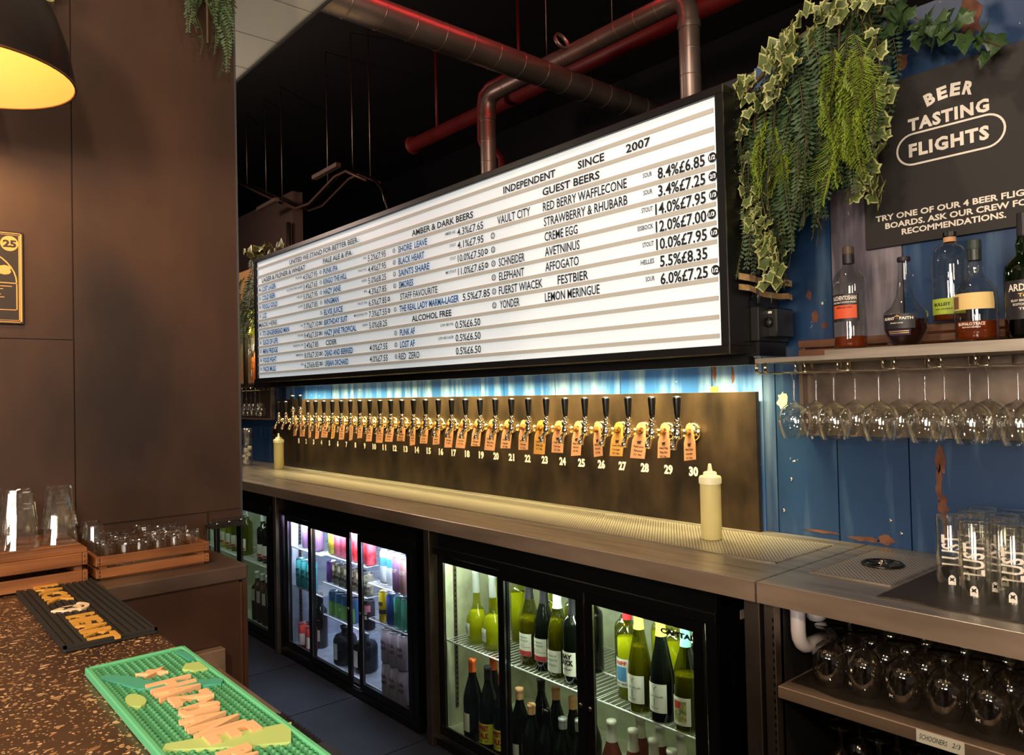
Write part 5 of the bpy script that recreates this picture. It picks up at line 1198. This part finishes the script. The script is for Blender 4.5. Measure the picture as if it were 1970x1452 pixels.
for x in (-2.6, -3.1): kid('hanger_wire', MB().tube([(x, 3.0, 3.33), (x, 3.0, 4.2)], .003, 5, M_steeldull), None, d2)
t = thing('red_pipe', 'thick red painted pipe running level behind the spiral ducts', 'pipe', (-5.2, 3.5, 3.48))
kid('pipe', MB().tube([(-5.25, 3.5, 3.49), (0, 3.5, 3.49)], .055, 16, M_redpipe), None, t)
for x in (-4.9, -3.9, -2.6): kid('hanger', MB().tube([(x, 3.5, 3.54), (x, 3.5, 4.2)], .012, 8, M_redpipe), None, t)
kid('flange', MB().lathe([(0, -.01), (.075, -.01), (.075, .01), (0, .01)], 18, M_redpipe, T(-5.25, 3.5, 3.49) @ RY(PI/2)), None, t)
t = thing('red_pipe', 'thin red pipe bending down beside the left duct elbow', 'pipe', (-3.7, 3.25, 3.3))
kid('pipe', MB().tube([(-3.62, 3.49, 3.54), (-3.7, 3.3, 3.54), (-4.0, 3.3, 3.54), (-4.08, 3.3, 3.5), (-4.1, 3.3, 3.42), (-4.1, 3.3, 3.18), (-4.06, 3.3, 3.1), (-3.95, 3.3, 3.08), (-3.88, 3.3, 3.0), (-3.87, 3.3, 2.3), (-3.87, 3.3, 0)], .022, 12, M_redpipe), None, t)
# cable tray and hanging wires at the far left
t = thing('cable_tray', 'bent dark cable tray hanging on thin wires at the left of the void', 'cable tray', (-6, 2.85, 3.2))
M_tray = mat('tray_brown', (88, 62, 52), .5, .4)
def P29(x, z): return (x, 2.85, z)
tray = [(-7.6, 3.5), (-6.9, 3.29), (-6.2, 3.02), (-5.95, 3.0), (-5.3, 3.19), (-5.1, 3.18), (-4.75, 3.02)]
tray = [(-7.35, 3.55), (-6.75, 3.30), (-6.25, 3.10), (-6.0, 3.01), (-5.75, 3.00), (-5.3, 3.12), (-5.12, 3.12), (-4.82, 2.98)]
for yy in (2.80, 2.92): kid('side_rail', MB().tube([(x, yy, z) for x, z in tray], .012, 5, M_tray), None, t)
kid('cable', MB().tube([(x, 2.86+.01*math.sin(x*9), z+.02) for x, z in tray[2:]]+[(-4.7, 2.86, 2.9), (-4.62, 2.86, 2.7)], .012, 6, M_black), None, t)
for x, z in ((-7.2, 3.49), (-6.75, 3.30), (-6.4, 3.16), (-5.53, 3.06), (-5.12, 3.12), (-4.86, 3.0)): kid('hanging_wire', MB().tube([(x, 2.86, z), (x, 2.86, 4.2)], .005, 5, M_steeldull), None, t)
for x, z in ((-6.35, 3.10), (-5.25, 3.13)): kid('strip_fitting', MB().box(-.2, .2, -.02, .02, -.015, .015, mat('fitting_steel', (130, 110, 100), .4, .6), T(x, 2.7, z) @ RY(-.02)), None, t)
kid('post', MB().tube([(-6.48, 2.95, 2.2), (-6.48, 2.95, 3.0)], .02, 6, M_steeldull), None, t)

# ------------------------------------------------------------------ plants
LR = random.Random(21)
def leaf_mesh(name, m_in, m_edge, lobes=5):
    # ivy leaf in XY plane, stalk at origin, tip towards +Y, unit size
    outl = [(0, 0), (.2, -.12), (.44, -.12), (.44, .1), (.66, .36), (.42, .44), (.28, .64), (0, .98), (-.28, .64), (-.42, .44), (-.66, .36), (-.44, .1), (-.44, -.12), (-.2, -.12)]
    c = (0, .33); k = .78
    n = len(outl); P = []; 
    for x, y in outl: P.append((x, y, -.10*abs(x)*2+.05*math.sin(y*5)))
    for x, y in outl: P.append((c[0]+(x-c[0])*k, c[1]+(y-c[1])*k, -.08*abs(x)*2+.03+.05*math.sin(y*5)))
    P.append((0, .33, .06))
    mb = MB(); mb.add(P, [(i, (i+1) % n, n+(i+1) % n, n+i) for i in range(n)], m_edge, True)
    nb = len(mb.v); mb.add(P, [(n+i, n+(i+1) % n, 2*n) for i in range(n)], m_in, True)
    return mb.mesh(name)
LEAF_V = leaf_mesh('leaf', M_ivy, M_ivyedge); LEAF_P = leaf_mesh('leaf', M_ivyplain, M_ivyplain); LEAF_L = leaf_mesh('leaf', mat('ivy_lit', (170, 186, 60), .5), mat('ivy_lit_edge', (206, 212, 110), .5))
def frond_mesh(name, L_, m, w=.02, n=26, fine=False, seed=0, curve=.03):
    r = random.Random(seed); mb = MB(); pts = []
    for i in range(n+1):
        u = i/n; pts.append(Vector((curve*math.sin(u*2.4), -curve*1.4*u*(1-u)*2, -L_*u)))
    mb.tube([tuple(p) for p in pts[::4]], .0012, 4, M_stem, cap=False)
    for i in range(1, n):
        u = i/n; ww = w*(.5+.9*math.sin(PI*min(u*1.1+.1, 1)))*(1 if not fine else r.uniform(.7, 1.3)); p = pts[i]
        for s in (-1, 1):
            a = r.uniform(-.35, .35); dx = s*ww*math.cos(a); dy = -abs(ww)*.25+ww*math.sin(a); dz = -ww*(.35 if not fine else .8); h = L_/n*(.42 if not fine else .2)
            q = [(p.x, p.y, p.z+h*.5), (p.x+dx*.5, p.y+dy*.5, p.z+dz*.5+h), (p.x+dx, p.y+dy, p.z+dz), (p.x+dx*.5, p.y+dy*.5-.001, p.z+dz*.5-h)]
            mb.add(q, [(0, 1, 2, 3)], m, False)
            if fine:
                for v in (.35, .65): mb.add([(p.x+dx*v, p.y+dy*v, p.z+dz*v), (p.x+dx*v+s*.002, p.y+dy*v-.006, p.z+dz*v-.006), (p.x+dx*v+s*.006, p.y+dy*v-.003, p.z+dz*v-.011)], [(0, 1, 2)], m)
    return mb.mesh(name)
FD = [frond_mesh('frond', L_, M_leafd, .020, int(L_*88), seed=i, curve=.03*(-1)**i) for i, L_ in enumerate((.16, .2, .24, .28))]
FB = [frond_mesh('frond', L_, M_leafb, .022, int(L_*130), True, seed=i+9, curve=.035*(-1)**i) for i, L_ in enumerate((.14, .18, .22))]
def adj(p):   # the plant mass narrows a little towards its front
    x, y, z = p
    return (x*y/2.2, y, 1.41+(z-1.41)*y/2.2) if -1.6 < x < -.5 else p
def put(me, name, loc, rot, sc, parent):
    return put_raw(me, name, adj(loc), rot, sc, parent)
def put_raw(me, name, loc, rot, sc, parent):
    o = bpy.data.objects.new(name, me); COL.objects.link(o); o.parent = parent; o.location = Vector(loc)-Vector(parent.location); o.rotation_euler = rot; o.scale = (sc,)*3; return o
def bottom(x):   # lower outline of the hanging mass
    pts = [(-1.43, 2.05), (-1.36, 1.95), (-1.30, 1.82), (-1.24, 1.80), (-1.18, 1.88), (-1.10, 1.95), (-1.02, 2.0), (-.95, 2.0), (-.90, 2.1)]
    for (a, za), (b, zb) in zip(pts[:-1], pts[1:]):
        if a <= x <= b: return za+(zb-za)*(x-a)/(b-a)
    return 2.05
def topz(x): return min(2.60, 2.36+(x+1.43)*.62)
pl = thing('hanging_fern', 'dark green fern mass hanging over the right end of the menu board', 'plant', (-1.15, 2.2, 2.5))
kid('rope', MB().tube([(-1.44, 2.26, 2.36), (-1.2, 2.25, 2.5), (-.9, 2.24, 2.58)], .008, 6, M_stem), None, pl)
for i in range(290):
    x = LR.uniform(-1.47, -.92); zb = bottom(x); zt_ = topz(x)-.04; z = zb+.16+(zt_-zb-.16)*LR.random()**.9; me = LR.choice(FD)
    y = 2.22-.10*LR.random()-.10*max(0, 1-abs(x+1.15)/.3)*LR.random()
    if x < -1.32: y = min(y, 2.2)
    put(me, 'frond', (x, y, z), (LR.uniform(-.25, .1), LR.uniform(-.15, .15), LR.uniform(-.7, .7)-.4), LR.uniform(.95, 1.3), pl)
pl = thing('hanging_fern', 'bright yellow-green feathery fern within the plant mass by the sign', 'plant', (-1.0, 2.1, 2.45))
kid('stem', MB().tube([(-1.02, 2.2, 2.52), (-.99, 2.12, 2.4), (-1.0, 2.1, 2.1)], .004, 5, M_stem), None, pl)
kid('stem', MB().tube([(-1.26, 2.2, 2.36), (-1.25, 2.1, 2.25), (-1.25, 2.09, 2.0)], .004, 5, M_stem), None, pl)
for i in range(44): put(LR.choice(FB), 'frond', (-1.0+LR.uniform(-.045, .045), 2.10-.04*LR.random(), 2.14+.30*LR.random()), (LR.uniform(-.3, .1), LR.uniform(-.35, .35), LR.uniform(-1, 1)-.4), LR.uniform(.8, 1.15), pl)
for i in range(14): put(LR.choice(FB), 'frond', (-1.245+LR.uniform(-.03, .03), 2.10-.03*LR.random(), 2.14+.16*LR.random()), (LR.uniform(-.3, .1), LR.uniform(-.35, .35), LR.uniform(-1, 1)-.4), LR.uniform(.7, .95), pl)
def leafrot(): return (PI/2+LR.uniform(-.7, .5), LR.uniform(-.6, .6), LR.uniform(-1.2, .5)-.3)
def vine(parent, pts, me, n, size, jit=.03, rr=.0018):
    pts = [adj(p) for p in pts]
    kid('vine', MB().tube(pts, rr, 5, M_stem), None, parent)
    V = [Vector(p) for p in pts]; seg = [(b-a).length for a, b in zip(V[:-1], V[1:])]; tot = sum(seg)
    for k in range(n):
        d = tot*(k+.5)/n
        for s_, a, b in zip(seg, V[:-1], V[1:]):
            if d <= s_: p = a+(b-a)*d/s_; break
            d -= s_
        q = p+Vector((LR.uniform(-jit, jit), -abs(LR.uniform(0, jit)), LR.uniform(-jit, jit)))
        e = leafrot(); put_raw(me, 'leaf', q, (PI+e[0] if LR.random() < .65 else e[0], e[1], e[2]), size*LR.uniform(.7, 1.15), parent)
pl = thing('trailing_ivy', 'cream-edged variegated ivy spilling over the plant mass and board edge', 'plant', (-1.15, 2.15, 2.5))
for i in range(120):
    u = LR.random(); x = -1.38+.5*u; z = topz(x)-.02+LR.uniform(-.10, .05) - (.03 if u < .3 else 0); y = 2.12-.09*LR.random()
    e = leafrot(); put(LEAF_V, 'leaf', (x, y, z), (PI+e[0] if LR.random() < .6 else e[0], e[1], e[2]), LR.uniform(.032, .05), pl)
vine(pl, [(-1.36, 2.12, 2.38), (-1.37, 2.08, 2.25), (-1.35, 2.07, 2.1), (-1.34, 2.07, 1.98)], LEAF_V, 22, .04)
vine(pl, [(-1.33, 2.1, 2.05), (-1.30, 2.07, 1.92), (-1.27, 2.07, 1.82), (-1.25, 2.08, 1.72)], LEAF_V, 44, .042, .032)
vine(pl, [(-1.31, 2.09, 2.08), (-1.285, 2.06, 1.97), (-1.265, 2.06, 1.87), (-1.245, 2.07, 1.76)], LEAF_V, 26, .04, .035)
vine(pl, [(-1.22, 2.06, 2.5), (-1.21, 2.04, 2.42), (-1.23, 2.03, 2.33)], LEAF_V, 16, .045, .04)
vine(pl, [(-.94, 2.1, 2.48), (-.915, 2.09, 2.35), (-.905, 2.1, 2.2), (-.92, 2.1, 2.08), (-.955, 2.1, 1.99), (-1.0, 2.1, 1.95)], LEAF_V, 26, .046, .018)
vine(pl, [(-.98, 2.1, 1.98), (-.94, 2.12, 1.95), (-.91, 2.14, 1.955)], LEAF_V, 8, .05, .015)
for s_ in range(6):
    kid('vine', MB().tube([(-.93+s_*.006, 2.1, 2.3), (-.90, 2.09, 2.16-s_*.02), (-.93-s_*.01, 2.09, 2.04)], .0014, 4, M_stem), None, pl)
pl = thing('trailing_ivy', 'plain dark green ivy reaching right across the top of the flight board', 'plant', (-.8, 2.2, 2.45))
vine(pl, [(-.98, 2.2, 2.56), (-.85, 2.2, 2.45), (-.76, 2.2, 2.36), (-.66, 2.21, 2.30), (-.61, 2.22, 2.26)], LEAF_P, 30, .05, .03)
vine(pl, [(-.95, 2.2, 2.52), (-.84, 2.2, 2.40), (-.74, 2.2, 2.33)], LEAF_P, 22, .05, .035)
vine(pl, [(-1.0, 2.15, 2.62), (-.88, 2.15, 2.56), (-.78, 2.18, 2.52), (-.72, 2.2, 2.48)], LEAF_P, 22, .05, .035)
vine(pl, [(-.96, 2.2, 2.44), (-.9, 2.2, 2.33), (-.89, 2.2, 2.27)], LEAF_P, 14, .045, .03)
# plants at the far left end of the board
pl = thing('hanging_fern', 'drooping fern and ivy over the far left end of the menu board', 'plant', (-5.05, 2.0, 2.35))
kid('rope', MB().tube([(-5.45, 2.2, 2.35), (-5.1, 2.1, 2.38), (-4.7, 2.1, 2.37)], .01, 6, M_stem), None, pl)
for i in range(60):
    x = -5.0-abs(LR.gauss(0, .14)); put(LR.choice(FD), 'frond', (x, 2.0+.15*LR.random(), 1.95+.42*LR.random()), (LR.uniform(-.3, .2), LR.uniform(-.3, .3), LR.uniform(-1, 1)), LR.uniform(.9, 1.4), pl)
for i in range(34): put(LEAF_V, 'leaf', (LR.uniform(-5.2, -4.72), 2.02+.1*LR.random(), 2.36+LR.uniform(-.03, .07)), leafrot(), LR.uniform(.04, .07), pl)
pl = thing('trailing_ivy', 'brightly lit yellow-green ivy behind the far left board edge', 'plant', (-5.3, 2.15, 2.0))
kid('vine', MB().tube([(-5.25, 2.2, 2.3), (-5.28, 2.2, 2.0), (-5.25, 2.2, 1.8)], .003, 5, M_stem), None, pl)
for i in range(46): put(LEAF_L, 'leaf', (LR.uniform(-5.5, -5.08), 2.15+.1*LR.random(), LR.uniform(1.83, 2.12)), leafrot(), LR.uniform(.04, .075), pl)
# plant hanging at the top of the dark wall
pl = thing('hanging_fern', 'fern hanging from above at the right end of the dark wall', 'plant', (-1.9, .66, 2.45))
kid('stem', MB().tube([(-1.93, .66, 2.7), (-1.9, .66, 2.5), (-1.9, .66, 2.3)], .003, 5, M_stem), None, pl)
for i in range(46):
    put(LR.choice(FD), 'frond', (-1.905+LR.uniform(-.02, .03), .61+.1*LR.random(), 2.38+.22*LR.random()), (LR.uniform(-.15, .15), LR.uniform(-.15, .15), LR.uniform(0, 6)), LR.uniform(.45, .7), pl)
pl = thing('trailing_ivy', 'small sprig of variegated ivy at the top edge beside the lamp', 'plant', (-1.9, .33, 2.32))
vine(pl, [(-1.93, .33, 2.5), (-1.91, .32, 2.38), (-1.9, .325, 2.29)], LEAF_V, 16, .03, .018)
# warm lit shelf with caged bottles behind the board's left end
t = thing('cage_shelf', 'warm-lit wire cage shelf with orange bottles behind the far left of the board', 'shelf', (-5.35, 2.2, 1.55))
kid('back', MB().box(-6.1, -5.12, 2.31, 2.322, 1.52, 2.42, mat('cage_back', (150, 96, 52), .6, col2=(120, 130, 90), scale=4)), None, t)  # warm and pale lamplight put into this panel's colour
kid('shelf', MB().box(-6.1, -5.12, 2.2, 2.31, 1.508, 1.52, M_steeldull), None, t)
kid('side_post', MB().box(-5.62, -5.58, 2.18, 2.2, 1.51, 2.0, M_blackmat), None, t)
mb = MB()
for k in range(14): mb.tube([(-5.56+k*.032, 2.2, 1.52), (-5.56+k*.032, 2.2, 1.86)], .0015, 4, M_alu)
for k in range(8): mb.tube([(-5.56, 2.2, 1.54+k*.044), (-5.14, 2.2, 1.54+k*.044)], .0015, 4, M_alu)
kid('wire_mesh', mb, None, t)
for i in range(5):
    wine('orange glowing spirit bottle in the wire cage, %s from the left' % ORD[i], (-5.54+i*.085, 2.25, 1.5205), 'bord', mat('orange_spirit', (214, 110, 40), .2), None, 0, (.05, .1, .9, M_capor if i % 2 else M_paper, []), (M_lblack, .24), -.8, .28, group='orange bottles in the wire cage')
light('cage_light', 'POINT', (-5.45, 2.12, 1.9), 7, (1, .8, .45), .03)
# unseen warm fill spot added for the bottles and glasses of the station
light('station_fill_spot', 'SPOT', (-.3, .6, 2.9), 120, (1, .74, .5), .04, rot=(math.radians(38), 0, math.radians(22)), spot=1.3)
